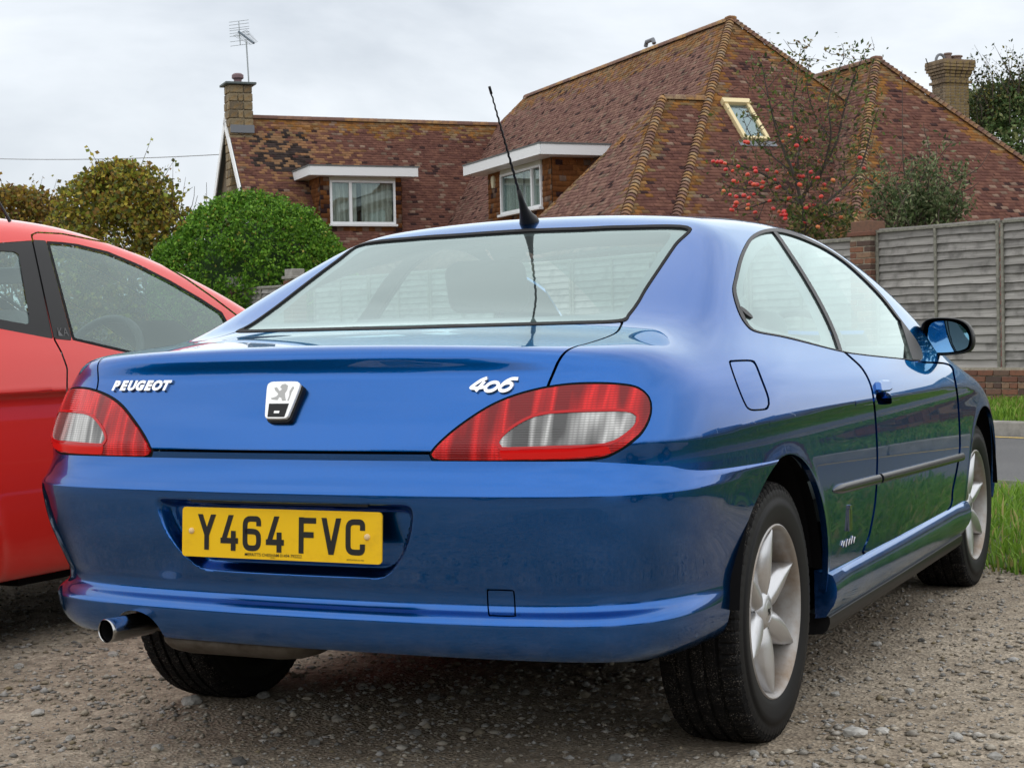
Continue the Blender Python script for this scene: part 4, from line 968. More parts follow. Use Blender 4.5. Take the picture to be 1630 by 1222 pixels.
Vs, Fs, Cs = stone_cloud(2600, RNG, .006, .020, reg_mid)
o = mesh('coarse_gravel', Vs, Fs, M['stone']); set_tint(o, Cs*1.05); tag(o, 'coarser grey stones scattered in patches over the yard', 'gravel', kind='stuff')
# the larger stones one can pick out
big = [((1362, 1168), .030, .45), ((1405, 1163), .020, .48), ((1521, 1166), .020, .40), ((1253, 1015), .015, .06), ((1467, 1015), .014, .10), ((1396, 1020), .018, .42), ((1448, 1094), .015, .38), ((1568, 1106), .013, .16), ((380, 1212), .022, .10), ((690, 1108), .022, .22),
       ((180, 1038), .020, .40), ((305, 1118), .030, .42), ((420, 1108), .022, .38), ((60, 1130), .020, .45), ((30, 1058), .020, .40), ((250, 1190), .018, .35), ((112, 1168), .016, .40), ((835, 1098), .018, .33), ((660, 1165), .020, .24), ((1330, 1100), .016, .40), ((1290, 945), .012, .35), ((1480, 955), .014, .38), ((1410, 880), .014, .42), ((1200, 1200), .016, .3), ((1585, 1195), .02, .36), ((500, 1178), .018, .2), ((980, 1205), .02, .2)]
for (px, py), r_, g_ in big:
    p = onz(px, py, 0.)
    if abs(p[0]) > 6.3 or p[1] > 6: continue
    bm = bmesh.new(); bmesh.ops.create_icosphere(bm, subdivisions=2, radius=1); sd = random.random()*50
    for v in bm.verts:
        k = 1+.38*mnoise.noise(v.co*1.1+Vector((sd, 0, 0)))+.18*mnoise.noise(v.co*2.7+Vector((0, sd, 0))); v.co *= k*r_*.8; v.co.x *= 1.25; v.co.z *= .62
    me = bpy.data.meshes.new('stone'); bm.to_mesh(me); bm.free()
    o = bpy.data.objects.new('stone', me); COL.objects.link(o); o.location = (p[0], p[1], float(ground_z(np.array([p[0]]), np.array([p[1]]))[0])+r_*.25); o.rotation_euler = (0, 0, random.random()*6)
    me.materials.append(M['stone']); set_tint(o, np.tile([g_, g_*.97, g_*.90], (len(me.vertices), 1)))
    tag(o, 'dark loose stone standing out on the gravel' if g_ < .2 else 'pale loose stone standing out on the gravel', 'stone', 'dark loose stones on the gravel' if g_ < .2 else 'pale loose stones on the gravel')
# grass blades
def blades(name, n, sfun, dfun, zfun, h0, h1, label, seed=5, w=.005):
    r = np.random.default_rng(seed); s = sfun(r, n); d = dfun(r, n, s); P = C0+s[:, None]*RD+d[:, None]*RN; z = zfun(d); n = len(s)
    tuft = vnoise(P[:, 0], P[:, 1], 2.2, 9)*.7+vnoise(P[:, 0], P[:, 1], 7., 8)*.5; h = (h0+(h1-h0)*r.random(n))*(.45+.9*tuft); a = r.uniform(0, 6.28, n); lean = r.uniform(.1, .75, n)*h; ww = w*r.uniform(.6, 1.5, n)
    dx, dy = np.cos(a), np.sin(a); px_, py_ = -dy, dx; V_ = np.zeros((n, 5, 3))
    for i, (t, k, l) in enumerate(((0, 1, 0), (0, -1, 0), (.55, .8, .35), (.55, -.8, .35), (1, 0, 1))):
        V_[:, i, 0] = P[:, 0]+px_*ww*k+dx*lean*l; V_[:, i, 1] = P[:, 1]+py_*ww*k+dy*lean*l; V_[:, i, 2] = z+h*t*(1-.25*l)
    F_ = (np.array([(0, 1, 3), (0, 3, 2), (2, 3, 4)])[None]+(np.arange(n)*5)[:, None, None]).reshape(-1, 3)
    g_ = r.random(n)[:, None]; dry = (r.random(n) < .12)[:, None]; c_ = np.where(dry, np.array([.34, .30, .11]), np.array([.085, .19, .018])*(1-g_)+np.array([.22, .36, .045])*g_)
    o = mesh(name, V_.reshape(-1, 3), F_, M['blade']); set_tint(o, np.repeat(c_, 5, 0)); tag(o, label, 'grass', kind='stuff')
M['blade'] = tint_mat('grass_blade', .6, 0, 0, .35)
blades('verge_grass', 70000, lambda r, n: r.uniform(-13, 6, n), lambda r, n, s: np.array([near_edge(q) for q in s])-.12+(9.3-np.array([near_edge(q) for q in s]))*r.random(n)**1.05, lambda d: np.interp(d, [6, 9.3], [.004, .02]), .04, .17, 'rough green grass growing between the gravel and the road')
blades('bank_grass', 60000, lambda r, n: r.uniform(-16, 12, n), lambda r, n, s: r.uniform(13.78, 17.0, n), lambda d: np.interp(d, [13.76, 18.4], [.125, .16]), .05, .16, 'short green grass along the foot of the brick wall', 6, .007)
# ================================================================ boundary wall, piers, fence panels
WD = 17.05
m = Mat('fence_wood'); m.set(Roughness=.85); oi = m.n('ShaderNodeObjectInfo'); mp = m.n('ShaderNodeMapping'); mp.inputs['Scale'].default_value = (1.6, 20, 55)
va = m.n('ShaderNodeVectorMath', operation='ADD'); m.l(m.coord(), va.inputs[0]); m.l(m.math('MULTIPLY', oi.outputs['Random'], 37.), va.inputs[1]); m.l(va.outputs[0], mp.inputs['Vector'])
gr = m.noise(1.0, 6, .65, mp.outputs[0], .25); bl = m.noise(4.5, 5, .6, va.outputs[0])
c = m.ramp(gr, [(.25, (.165, .155, .145)), (.50, (.295, .28, .262)), (.78, (.42, .40, .375))]); c = m.mix(m.ramp(bl, [(.50, 0), (.72, .75)]), c, (.07, .065, .06))
c = m.mix(1., c, m.ramp(oi.outputs['Random'], [(0, .72), (1, 1.22)]), 'MULTIPLY'); m.col(c); m.bump(gr, .4, .004); M['fence'] = m.m
m = Mat('fence_post_wood'); m.set(Roughness=.85); mp = m.n('ShaderNodeMapping'); mp.inputs['Scale'].default_value = (8, 8, 8); m.l(m.coord(), mp.inputs['Vector']); m.col(m.ramp(m.noise(3, 6, .65, mp.outputs[0]), [(.3, (.13, .125, .105)), (.7, (.30, .29, .24))])); M['batten'] = m.m
m = Mat('old_brick'); m.set(Roughness=.9); oi = m.n('ShaderNodeObjectInfo')
c = m.ramp(oi.outputs['Random'], [(0, (.085, .055, .045)), (.3, (.17, .07, .045)), (.6, (.24, .105, .06)), (.8, (.14, .085, .06)), (1, (.30, .18, .11))]); c = m.mix(m.ramp(m.noise(22, 6, .7), [(.45, 0), (.75, .7)]), c, (.06, .05, .042)); m.col(c); m.bump(m.noise(60, 5), .5, .006); M['brick'] = m.m
m = Mat('old_brick_joined'); m.set(Roughness=.9); gi = m.n('ShaderNodeNewGeometry'); c = m.ramp(gi.outputs['Random Per Island'], [(0, (.085, .055, .045)), (.3, (.17, .07, .045)), (.6, (.24, .105, .06)), (.8, (.14, .085, .06)), (1, (.30, .18, .11))]); m.col(m.mix(m.ramp(m.noise(22, 6, .7), [(.45, 0), (.75, .7)]), c, (.06, .05, .042))); M['brick_joined'] = m.m
m = Mat('lime_mortar'); m.set(Roughness=.95); m.col(m.ramp(m.noise(25, 5), [(.3, (.22, .19, .14)), (.7, (.42, .38, .30))])); M['mortar'] = m.m
RANG = math.atan2(RD[1], RD[0])
def brick_me(L, W_, H, mat):
    mb = MB(); mb.box((0, 0, 0), L, W_, H); me = to_me('brick', mb.V, mb.F, mat, 20); bm = bmesh.new(); bm.from_mesh(me); bmesh.ops.bevel(bm, geom=bm.edges[:], offset=.005, segments=1, affect='EDGES'); bm.to_mesh(me); bm.free(); return me
ME_BR = brick_me(.215, .102, .065, M['brick']); ME_BH = brick_me(.1025, .102, .065, M['brick'])
AXR = np.array([[RD[0], RD[1], 0], [RN[0], RN[1], 0], [0, 0, 1]])
def put(me, name, parent, p, rz):
    o = bpy.data.objects.new(name, me); COL.objects.link(o); o.parent = parent; o.location = Vector(tuple(map(float, p)))-parent.location; o.rotation_euler = (random.uniform(-.012, .012), random.uniform(-.012, .012), rz+random.uniform(-.01, .01)); return o
def vis(p, x0=-10, x1=1640, y0=-10, y1=1230): q = pj(np.asarray(p)); return x0 < q[0] < x1 and y0 < q[1] < y1
# low wall
z0w = .15; ncourse = 5
wall = empty('brick_wall', rp(0, WD+.1, 0), 'low weathered brick wall carrying the grey timber fence', 'wall')
mb = MB(); s0, s1 = -22., 22.; mb.box(rp((s0+s1)/2, WD+.125, z0w+.17), s1-s0, .20, .46, AXR); mb.build('wall_core', M['mortar'], wall)
rest = MB(); p1375 = None
for c_ in range(-1, ncourse):
    z = z0w+.0375+.075*c_; off = .1125*(c_ % 2); header = c_ % 3 == 2
    L = .1125 if header else .225; s = s0+off
    while s < s1-L:
        p = rp(s+L/2, WD+.058+random.uniform(-.004, .004), z)
        if vis(p, 1480, 1650) : put(ME_BH if header else ME_BR, 'brick', wall, p, RANG)
        else: rest.box(p, L-.01, .102, .065, AXR)
        s += L
o = rest.build('brick_run', M['brick_joined'], wall); tag(o, kind='stuff')
# piers
def pier(s, label, z1, w=.33, capw=.38, near=True, light=False):
    root = empty('brick_pier', rp(s, WD+.1, 0), label, 'brick pier')
    mb = MB(); mb.box(rp(s, WD+.12, (z0w+z1)/2), w-.016, w-.016, z1-z0w, AXR); mb.build('pier_core', M['mortar'], root)
    k = 0; z = z0w+.0375; rest = MB()
    while z < z1-.03:
        lay = []
        f = -w/2
        lens = [.215, .1025] if k % 2 == 0 else [.1025, .215]
        u = -w/2+.0
        for L in lens: lay.append((u+L/2, -w/2+.051, L, 0)); u += L+.0125
        u = -w/2+.112
        for L in lens[::-1][:1] if k % 2 else [.2]: lay += [(-w/2+.051, .06, L, 1), (w/2-.051, .06, L, 1)]
        for a, b, L, t in lay:
            p = rp(s+a+random.uniform(-.003, .003), WD+.12+b+random.uniform(-.003, .003), z)
            if vis(p, y1=520) and near: put(ME_BR if L > .15 else ME_BH, 'brick', root, p, RANG+(math.pi/2 if t else 0))
            else: rest.box(p, L, .102, .065, AXR if not t else np.array([AXR[1], AXR[0], AXR[2]]))
        z += .075; k += 1
    if rest.V: tag(rest.build('brick_run', M['brick_joined'], root), kind='stuff')
    mb = MB(); mb.box(rp(s, WD+.12, z1+.02), capw, capw, .06, AXR); mb.box(rp(s, WD+.12, z1+.11), w-.02, w-.02, .15, AXR)
    bevel(mb.build('pier_cap', M['brick_joined'] if not light else M['kerb'], root), .01, 2)
def s_at(px, D=WD):                       # where a photograph column meets the fence plane
    d = ray(px, 500)[:2]; t = (D)/(d@RN); return float((d*t)@RD)
sp = s_at(1374)
pier(sp, 'tall dark brick pier beside the grey fence panel under the apple tree', 2.24)
# fence panels: lapped waney boards, battens and rails are each pieces of a panel
def board_me(L, seed, h=.145, low=False):
    r = random.Random(seed); n = 22; ph = [r.uniform(0, 6.28) for _ in range(4)]; V_ = []; F_ = []
    for i in range(n+1):
        x = -L/2+L*i/n; e = .004*math.sin(x*4+ph[0])+.003*math.sin(x*9+ph[1])+.002*math.sin(x*23+ph[2]); b = .004*math.sin(x*3+ph[3])
        for y, z in ((-.046, e), (-.034, e), (.006, h+b), (-.002, h+b)): V_.append((x, y, z))
    for i in range(n):
        a = i*4; q = a+4
        F_ += [(a, a+3, q+3, q), (a+1, q+1, q+2, a+2), (a, q, q+1, a+1), (a+3, a+2, q+2, q+3)]
    F_ += [(0, 1, 2, 3), (n*4, n*4+3, n*4+2, n*4+1)]
    return to_me('board', V_, F_, M['fence'], 30)
BOARDS = [board_me(1.80, i) for i in range(17)]
def fence_panel(s_right, label, z0=.50, H=1.80, Wp=1.83, group=None, nb=17):
    """panel whose right end (towards the camera) is at s_right"""
    sc = s_right+Wp/2; root = empty('fence_panel', rp(sc, WD+.1, z0), label, 'fence panel', group)
    for k in range(nb):
        o = bpy.data.objects.new('board', BOARDS[(k*5+int(abs(s_right)*3)) % 17]); COL.objects.link(o); o.parent = root
        o.location = Vector(rp(sc+random.uniform(-.004, .004), WD+.108, z0+.045+k*(H-.17)/(nb-1)))-root.location; o.rotation_euler = (0, 0, RANG+math.pi+random.uniform(-.003, .003)); o.rotation_euler.y = random.uniform(-.003, .003)
    for a in (-Wp/2+.018, 0, Wp/2-.018):
        mb = MB(); mb.box(rp(sc+a, WD+.058, z0+H/2), .036, .026, H, AXR); bevel(mb.build('batten', M['batten'], root), .003, 1)
    for z in (z0+H-.018, z0+.02):
        mb = MB(); mb.box(rp(sc, WD+.062, z), Wp-.002, .034, .036, AXR); bevel(mb.build('rail', M['batten'], root), .003, 1)
    return root
s_p = sp-.175-1.83
fence_panel(s_p, 'grey weathered fence panel of wavy boards beside the tall brick pier')
for i in range(1, 8): fence_panel(s_p-1.86*i, 'grey weathered fence panel further along the brick wall, past the car mirror' if i == 1 else 'grey weathered fence panel along the roadside wall, reflected in the car flank', group=None if i == 1 else 'fence panels along the roadside wall')
fence_panel(sp+.175, 'dark fence panel half hidden behind the apple tree leaves', .42)
sl = s_at(368.); sl2 = s_at(462.)
gap_ = sl2-(sp+.175+1.83); nmid = int((sl2-.17-(sp+.175+1.86))/1.86)
for i in range(nmid): fence_panel(sp+.175+1.86*(i+1), 'grey fence panel of the roadside run hidden behind the coupe', .42, group='fence panels behind the coupe')
pier(sl, 'short pale brick pier with a stepped cap in front of the round green bush', 2.22, .30, .37, True, True)
pier(sl2, 'short pale brick pier behind the coupe rear pillar', 2.28, .30, .37, False, True)
fence_panel(sl-.17-1.83, 'small grey fence panel between the two pale brick piers below the bush', .36, 1.80)
fence_panel(sl+.17, 'tan fence panel beside the pale brick pier, seen through the red car', .36, 1.80)
for i in range(1, 5): fence_panel(sl+.17+1.86*i, 'tan fence panel seen through the windows of the red car', .36, 1.80, group='fence panels behind the red car')
# ================================================================ house behind the fence
HA = np.array([-.735, .678, 0]); HA /= np.linalg.norm(HA); HB = np.array([HA[1], -HA[0], 0]); Zv = np.array([0, 0, 1.])   # HA away-left, HB away-right
TA, TB_ = 1/.987, 1/.815           # slope of the hip ends and of the long sides
PK = at(1163, 32, 35.); ZE = 2.55
house = empty('tiled_house', np.array([PK[0], PK[1], 0]), 'large house with steep lichen covered clay tile roofs and white dormers', 'house')
m = Mat('clay_tile'); m.set(Roughness=.88, Specular_IOR_Level=.25); c = m.attr('tint').outputs['Color']; c = m.mix(.5, c, m.mix(1., c, m.ramp(m.noise(9, 5, .7), [(.3, .45), (.7, 1.5)]), 'MULTIPLY')); m.col(c); M['tile'] = m.m
m = Mat('hip_tile'); m.set(Roughness=.9); oi = m.n('ShaderNodeObjectInfo'); c = m.ramp(oi.outputs['Random'], [(0, (.13, .065, .05)), (.35, (.22, .12, .075)), (.65, (.33, .17, .05)), (.85, (.34, .21, .08)), (1, (.26, .20, .14))]); c = m.mix(m.ramp(m.noise(7, 5, .7), [(.42, 0), (.62, .85)]), c, (.11, .055, .04)); m.col(c); M['hip'] = m.m
m = Mat('white_fascia'); m.set(Roughness=.45, Base_Color=(.80, .81, .82)); M['white'] = m.m
m = Mat('grey_felt'); m.set(Roughness=.9, Base_Color=(.13, .14, .14)); M['felt'] = m.m
m = Mat('lead'); m.set(Roughness=.6, Base_Color=(.16, .17, .19)); M['lead'] = m.m
m = Mat('house_brick'); m.set(Roughness=.9); br = m.n('ShaderNodeTexBrick'); br.inputs['Scale'].default_value = 4.5; br.inputs['Color1'].default_value = (.20, .06, .045, 1); br.inputs['Color2'].default_value = (.13, .045, .04, 1); br.inputs['Mortar'].default_value = (.25, .22, .19, 1); br.inputs['Mortar Size'].default_value = .012; sp_ = m.n('ShaderNodeSeparateXYZ'); m.l(m.coord(), sp_.inputs[0]); cb_ = m.n('ShaderNodeCombineXYZ'); m.l(m.math('ADD', sp_.outputs['X'], m.math('MULTIPLY', sp_.outputs['Y'], .9)), cb_.inputs['X']); m.l(sp_.outputs['Z'], cb_.inputs['Y']); m.l(cb_.outputs[0], br.inputs['Vector']); m.col(br.outputs['Color']); M['hbrick'] = m.m
m = Mat('window_glass'); m.set(Base_Color=(.03, .035, .04), Roughness=.03, Specular_IOR_Level=.8); M['hglass'] = glass_mat('house_glass', (.80, .84, .84))
m = Mat('curtain'); m.set(Roughness=.9); w = m.n('ShaderNodeTexWave', wave_type='BANDS', bands_direction='X'); w.inputs['Scale'].default_value = 3.2; w.inputs['Distortion'].default_value = 2; m.l(m.coord(), w.inputs['Vector']); m.col(m.ramp(w.outputs['Fac'], [(0, (.45, .42, .34)), (1, (.74, .71, .62))])); M['curtain'] = m.m
M['room'] = simple('dark_room', (.02, .02, .022), .9)
def plane_of(p0, ndir, t):            # roof plane through p0, falling along horizontal ndir with slope t
    n = np.array([ndir[0]*t, ndir[1]*t, 1.]); return p0, n/np.linalg.norm(n)
def tiles(name, poly, n, parent, lich=(), gauge=.088, tw=.15, base=0, seed=1, dark=()):
    """courses of overlapping plain tiles over a convex roof polygon"""
    poly = [np.asarray(p, float) for p in poly]; n = n/np.linalg.norm(n); e = np.cross(Zv, n); e = e/np.linalg.norm(e) if np.linalg.norm(e) > 1e-6 else HB; s = np.cross(n, e); s = s if s[2] >= 0 else -s
    o = poly[0]; U = np.array([(p-o)@e for p in poly]); Vv = np.array([(p-o)@s for p in poly]); r = np.random.default_rng(seed); V_ = []; C_ = []; k = len(poly)
    v = Vv.min(); row = 0
    while v < Vv.max():
        vm = v+gauge*.5; xs = []
        for i in range(k):
            a, b = i, (i+1) % k
            if (Vv[a]-vm)*(Vv[b]-vm) < 0: t = (vm-Vv[a])/(Vv[b]-Vv[a]); xs.append(U[a]+(U[b]-U[a])*t)
        if len(xs) >= 2:
            u0, u1 = min(xs), max(xs); u = math.floor(u0/tw)*tw+(tw/2 if row % 2 else 0)-tw
            while u < u1:
                a, b = max(u+.002, u0), min(u+tw-.002, u1)
                if b-a > .02:
                    lift = .017+r.uniform(-.004, .008); dv = r.uniform(-.006, .006); tl = r.uniform(-.005, .005); P = o+s*(v+dv)
                    for uu, vv, h in ((a, 0, lift+tl), (b, 0, lift-tl), (b, gauge*1.55, .004), (a, gauge*1.55, .004), (a, 0, lift+tl-.016), (b, 0, lift-tl-.016)): V_.append(P+e*uu+s*vv+n*h)
                    ctr = P+e*(a+b)/2; g_ = r.random(); c_ = np.array([.118, .051, .041])*(1-g_)+np.array([.195, .090, .064])*g_
                    if base == 1: c_ = np.array([.17, .082, .068])*(1-g_)+np.array([.28, .16, .122])*g_  # paler tiles: the lit look of left-facing slopes put into the colour
                    if base == 2: c_ = np.array([.16, .058, .020])*(1-g_)+np.array([.27, .11, .035])*g_
                    if r.random() < .08: c_ = np.array([.26, .175, .13])*r.uniform(.6, 1.1)
                    if r.random() < .05: c_ = np.array([.05, .025, .024])
                    lv = 0.
                    for L0, L1, wd in lich:
                        d_ = L1-L0; t = np.clip((ctr-L0)@d_/(d_@d_), 0, 1); lv = max(lv, 1-np.linalg.norm(ctr-L0-d_*t)/wd)
                    nz = mnoise.noise(Vector(ctr*.9))*.5+mnoise.noise(Vector(ctr*3.1))*.35; lv = lv+nz*.7-.16
                    if lv > .10 and r.random() < min(.95, lv*1.6): c_ = c_*.42+.58*(np.array([.36, .165, .022]) if r.random() < .6 else np.array([.32, .22, .09]))*r.uniform(.5, 1.15)
                    for D0, rad in dark:
                        q = 1-np.linalg.norm(ctr-D0)/rad+nz*.8
                        if q > .2 and r.random() < q*1.3: c_ = np.array([.028, .020, .018])*r.uniform(.8, 2.2) if r.random() < .7 else np.array([.26, .15, .08])
                        elif q > -.35 and r.random() < .4: c_ = np.array([.27, .14, .07])*r.uniform(.7, 1.2)
                    C_ += [c_]*6
                u += tw
        v += gauge; row += 1
    nt_ = len(V_)//6; F_ = (np.array([(0, 1, 2, 3), (4, 5, 1, 0)])[None]+(np.arange(nt_)*6)[:, None, None]).reshape(-1, 4)
    # flat deck under the tiles
    ob = mesh(name, np.array(V_), F_, M['tile'], parent); set_tint(ob, np.array(C_)); tag(ob, kind='stuff')
    return ob
def deck(name, poly, n, mat, parent, drop=.06):
    n = n/np.linalg.norm(n); P = [np.asarray(p)-n*.012 for p in poly]; mb = MB(); mb.prism(P, -n*drop); return mb.build(name, mat, parent)
# bonnet and ridge tiles
def arc_me(r0, r1, L, name, ang=75, lip=.02):
    V_ = []; F_ = []; m_ = 9
    for x, r_, z in ((0, r0, -.0), (L, r1, 0.), (L, r1-lip, 0.)):
        for j in range(m_): a = math.radians(-ang+2*ang*j/(m_-1)); V_.append((x, r_*math.sin(a), r_*math.cos(a)-r_*.45+z))
    for i in range(2):
        for j in range(m_-1): F_.append((i*m_+j, i*m_+j+1, (i+1)*m_+j+1, (i+1)*m_+j))
    return to_me(name, V_, F_, M['hip'], 60)
ME_BON = arc_me(.075, .110, .16, 'hip_tile'); ME_RID = arc_me(.115, .120, .445, 'ridge_tile', 85)
def along(p0, p1, step, me, name, parent, upn, tilt=0., lift=.05):
    p0 = np.asarray(p0, float); p1 = np.asarray(p1, float); d = p1-p0; L = np.linalg.norm(d); d /= L; up = np.asarray(upn, float); up = up-d*(up@d); up /= np.linalg.norm(up); y = np.cross(up, d); R_ = Matrix((tuple(d), tuple(y), tuple(up))).transposed().to_4x4() @ Matrix.Rotation(tilt, 4, 'Y')
    for k in range(int(L/step)):
        p = p0+d*step*k+up*lift; o = bpy.data.objects.new(name, me); COL.objects.link(o); o.parent = parent
        o.matrix_basis = Matrix.Translation(Vector(p)-parent.location) @ R_ @ Matrix.Rotation(random.uniform(-.03, .03), 4, 'X')
hipv = lambda p, sb, sa, h: p+HB*sb*h/TB_+HA*sa*h/TA-Zv*h       # down a hip by height h
nE = np.array([-HA[0]*TA, -HA[1]*TA, 1.]); nE /= np.linalg.norm(nE)          # faces the camera (falls along -HA)
nL = np.array([-HB[0]*TB_, -HB[1]*TB_, 1.]); nL /= np.linalg.norm(nL)        # faces left (falls along -HB)
nRt = np.array([HB[0]*TB_, HB[1]*TB_, 1.]); nRt /= np.linalg.norm(nRt); nBk = np.array([HA[0]*TA, HA[1]*TA, 1.]); nBk /= np.linalg.norm(nBk)
H1 = PK[2]-ZE
# --- main wing
P2 = PK+HA*11.4; EL = hipv(PK, -1, -1, H1); ER = hipv(PK, 1, -1, H1); FLf = hipv(P2, -1, 1, H1); FRt = hipv(P2, 1, 1, H1)
lichM = [(PK, P2, 1.1), (PK, EL, .75), (PK, ER, .5)]
tiles('left_roof_tiles', [PK, P2, FLf, EL], nL, house, lichM, base=1, seed=11); deck('left_roof_slope', [PK, P2, FLf, EL], nL, M['felt'], house)
deck('right_roof_slope', [P2, PK, ER, FRt], nRt, M['felt'], house); deck('back_roof_slope', [P2, FLf, FRt], nBk, M['felt'], house)
# --- front extension, its tiles run on in the same plane as the hip end
Q = onplane(1055, 156, PK, nE); HQ = Q[2]-ZE; QL = hipv(Q, -1, -1, HQ); QB = hipv(Q, -1, 1, HQ); Qr = onplane(1132, 162, PK, nE); Qr = Q+HB*((Qr-Q)@HB)
hp = PK+(EL-PK)*((PK[2]-Q[2])/H1)
tiles('end_roof_tiles', [PK, hp, EL, ER], nE, house, [(PK, EL, .55), (PK, ER, .8)], seed=12); deck('end_roof_slope', [PK, EL, ER], nE, M['felt'], house)
tiles('extension_roof_tiles', [Q, QL, EL, hp], nE, house, [(Q, QL, .55), (Q, hp, .7)], seed=13); deck('extension_roof_slope', [Q, QL, EL, hp], nE, M['felt'], house)
tiles('extension_side_tiles', [Q, QB, QL], nL, house, [(Q, QL, .7), (Q, QB, .4)], base=1, seed=14); deck('extension_side_slope', [Q, QB, QL], nL, M['felt'], house)
QBr = QB+HB*6; Qrr = Q+HB*4.; deck('extension_back_slope', [Q, Qrr, QBr, QB], nBk, M['felt'], house)
# --- second wing to the right
SPk = at(1395, 96, 34.0); H2 = SPk[2]-ZE; S2 = SPk+HA*9; SL = hipv(SPk, -1, -1, H2); SR = hipv(SPk, 1, -1, H2); SB = S2-HB*H2/TB_-Zv*H2
tiles('second_end_tiles', [SPk, SL, SR], nE, house, [(SPk, SR, .55), (SPk, SL, .5)], seed=15); deck('second_end_slope', [SPk, SL, SR], nE, M['felt'], house)
tiles('second_side_tiles', [SPk, S2, SB, SL], nL, house, [(SPk, S2, .8), (SPk, SL, .6)], base=1, seed=16); deck('second_side_slope', [SPk, S2, SB, SL], nL, M['felt'], house)
SRb = S2+HB*H2/TB_-Zv*H2; deck('second_right_slope', [S2, SPk, SR, SRb], nRt, M['felt'], house)
# --- left wing
K2 = at(790, 199, 46.); K1 = K2-HB*7.47; K2 = K2+HB*1.2; KT = 1.19; HK = K1[2]-ZE; nK = np.array([-HA[0]*KT, -HA[1]*KT, 1.]); nK /= np.linalg.norm(nK); nKb = np.array([HA[0]*KT, HA[1]*KT, 1.]); nKb /= np.linalg.norm(nKb)
KL = K1-HA*HK/KT-Zv*HK; KR = K2+HB*4-HA*HK/KT-Zv*HK
dk = onplane(455, 255, K1, nK)
tiles('wing_roof_tiles', [K1, K2, KR, KL], nK, house, [(K1, K2, 1.0)], seed=17, dark=[(dk, 1.35)]); deck('wing_roof_slope', [K1, K2, KR, KL], nK, M['felt'], house)
KLb = K1+HA*HK/KT-Zv*HK; deck('wing_back_slope', [K1, KLb, KLb+HB*8, K2], nKb, M['felt'], house)
# hips and ridges
for a, b, u in ((PK, EL, nE+nL), (Q, QL, nE+nL), (SPk, SL, nE+nL), (PK, ER, nE+nRt), (SPk, SR, nE+nRt)): along(a, b, .108, ME_BON, 'hip_tile', house, u, -.10, .02)
for a, b in ((PK, P2), (SPk, S2), (K1, K2), (Q, Qr)): along(a, b, .45, ME_RID, 'ridge_tile', house, Zv, 0, .01)
for p_ in (PK, SPk): mb = MB(); mb.box(p_+Zv*.03, .22, .22, .10, [HA, HB, Zv]); bevel(mb.build('ridge_end', M['hip'], house), .05, 2)
# small metal vent on the ridge
vt = at(1052, 71, 38.6); vt = PK+HA*((vt-PK)@HA); mb = MB(); mb.tube([vt+Zv*.12-HA*.22, vt+Zv*.22-HA*.16, vt+Zv*.22+HA*.16, vt+Zv*.12+HA*.22], .05, 8); mb.build('ridge_vent', M['lead'], house)
# walls under the eaves
def wall_box(a, b, zt, t=.3): 
    a = np.asarray(a); b = np.asarray(b); d = b-a; L = np.linalg.norm(d[:2]); d = d/L; c = (a+b)/2; c = np.array([c[0], c[1], zt/2]); return c, L, d
mb = MB()
for a, b in ((EL+HA*.4+HB*.4, ER+HA*.4-HB*.4), (QL+HA*.4+HB*.4, EL+HA*.4+HB*.4), (QL+HA*.4+HB*.4, QB-HA*.4+HB*.4), (EL+HB*.4, FLf+HB*.4), (SL+HA*.4+HB*.4, SR+HA*.4-HB*.4), (KL+HA*.4+HB*.2, KR+HA*.4)):
    c, L, d = wall_box(a, b, ZE); mb.box(c, L, .25, ZE, [d, np.cross(Zv, d), Zv])
mb.build('wall', M['hbrick'], house)
# gable wall and bargeboards of the left wing
mb = MB(); g0 = K1+HB*.12; mb.prism([g0-Zv*.12, g0-HA*(HK/KT-.3)-Zv*HK, g0+HA*(HK/KT-.3)-Zv*HK], HB*.2); 
c, L, d = wall_box(KL+HA*.4+HB*.15, KLb-HA*.4+HB*.15, ZE); mb.box(c, L, .25, ZE, [d, np.cross(Zv, d), Zv]); mb.build('gable_wall', simple('gable_stone', (.15, .115, .075), .9), house)
for sgn, e_ in ((-1, KL), (1, KLb)):
    d = e_-K1; L = np.linalg.norm(d); d = d/L; mb = MB(); up = np.cross(HB, d); up = up if up[2] > 0 else -up; mb.box(K1+d*L/2-HB*.03-up*.10, L, .03, .20, [d, HB, up]); mb.build('bargeboard', M['white'], house)
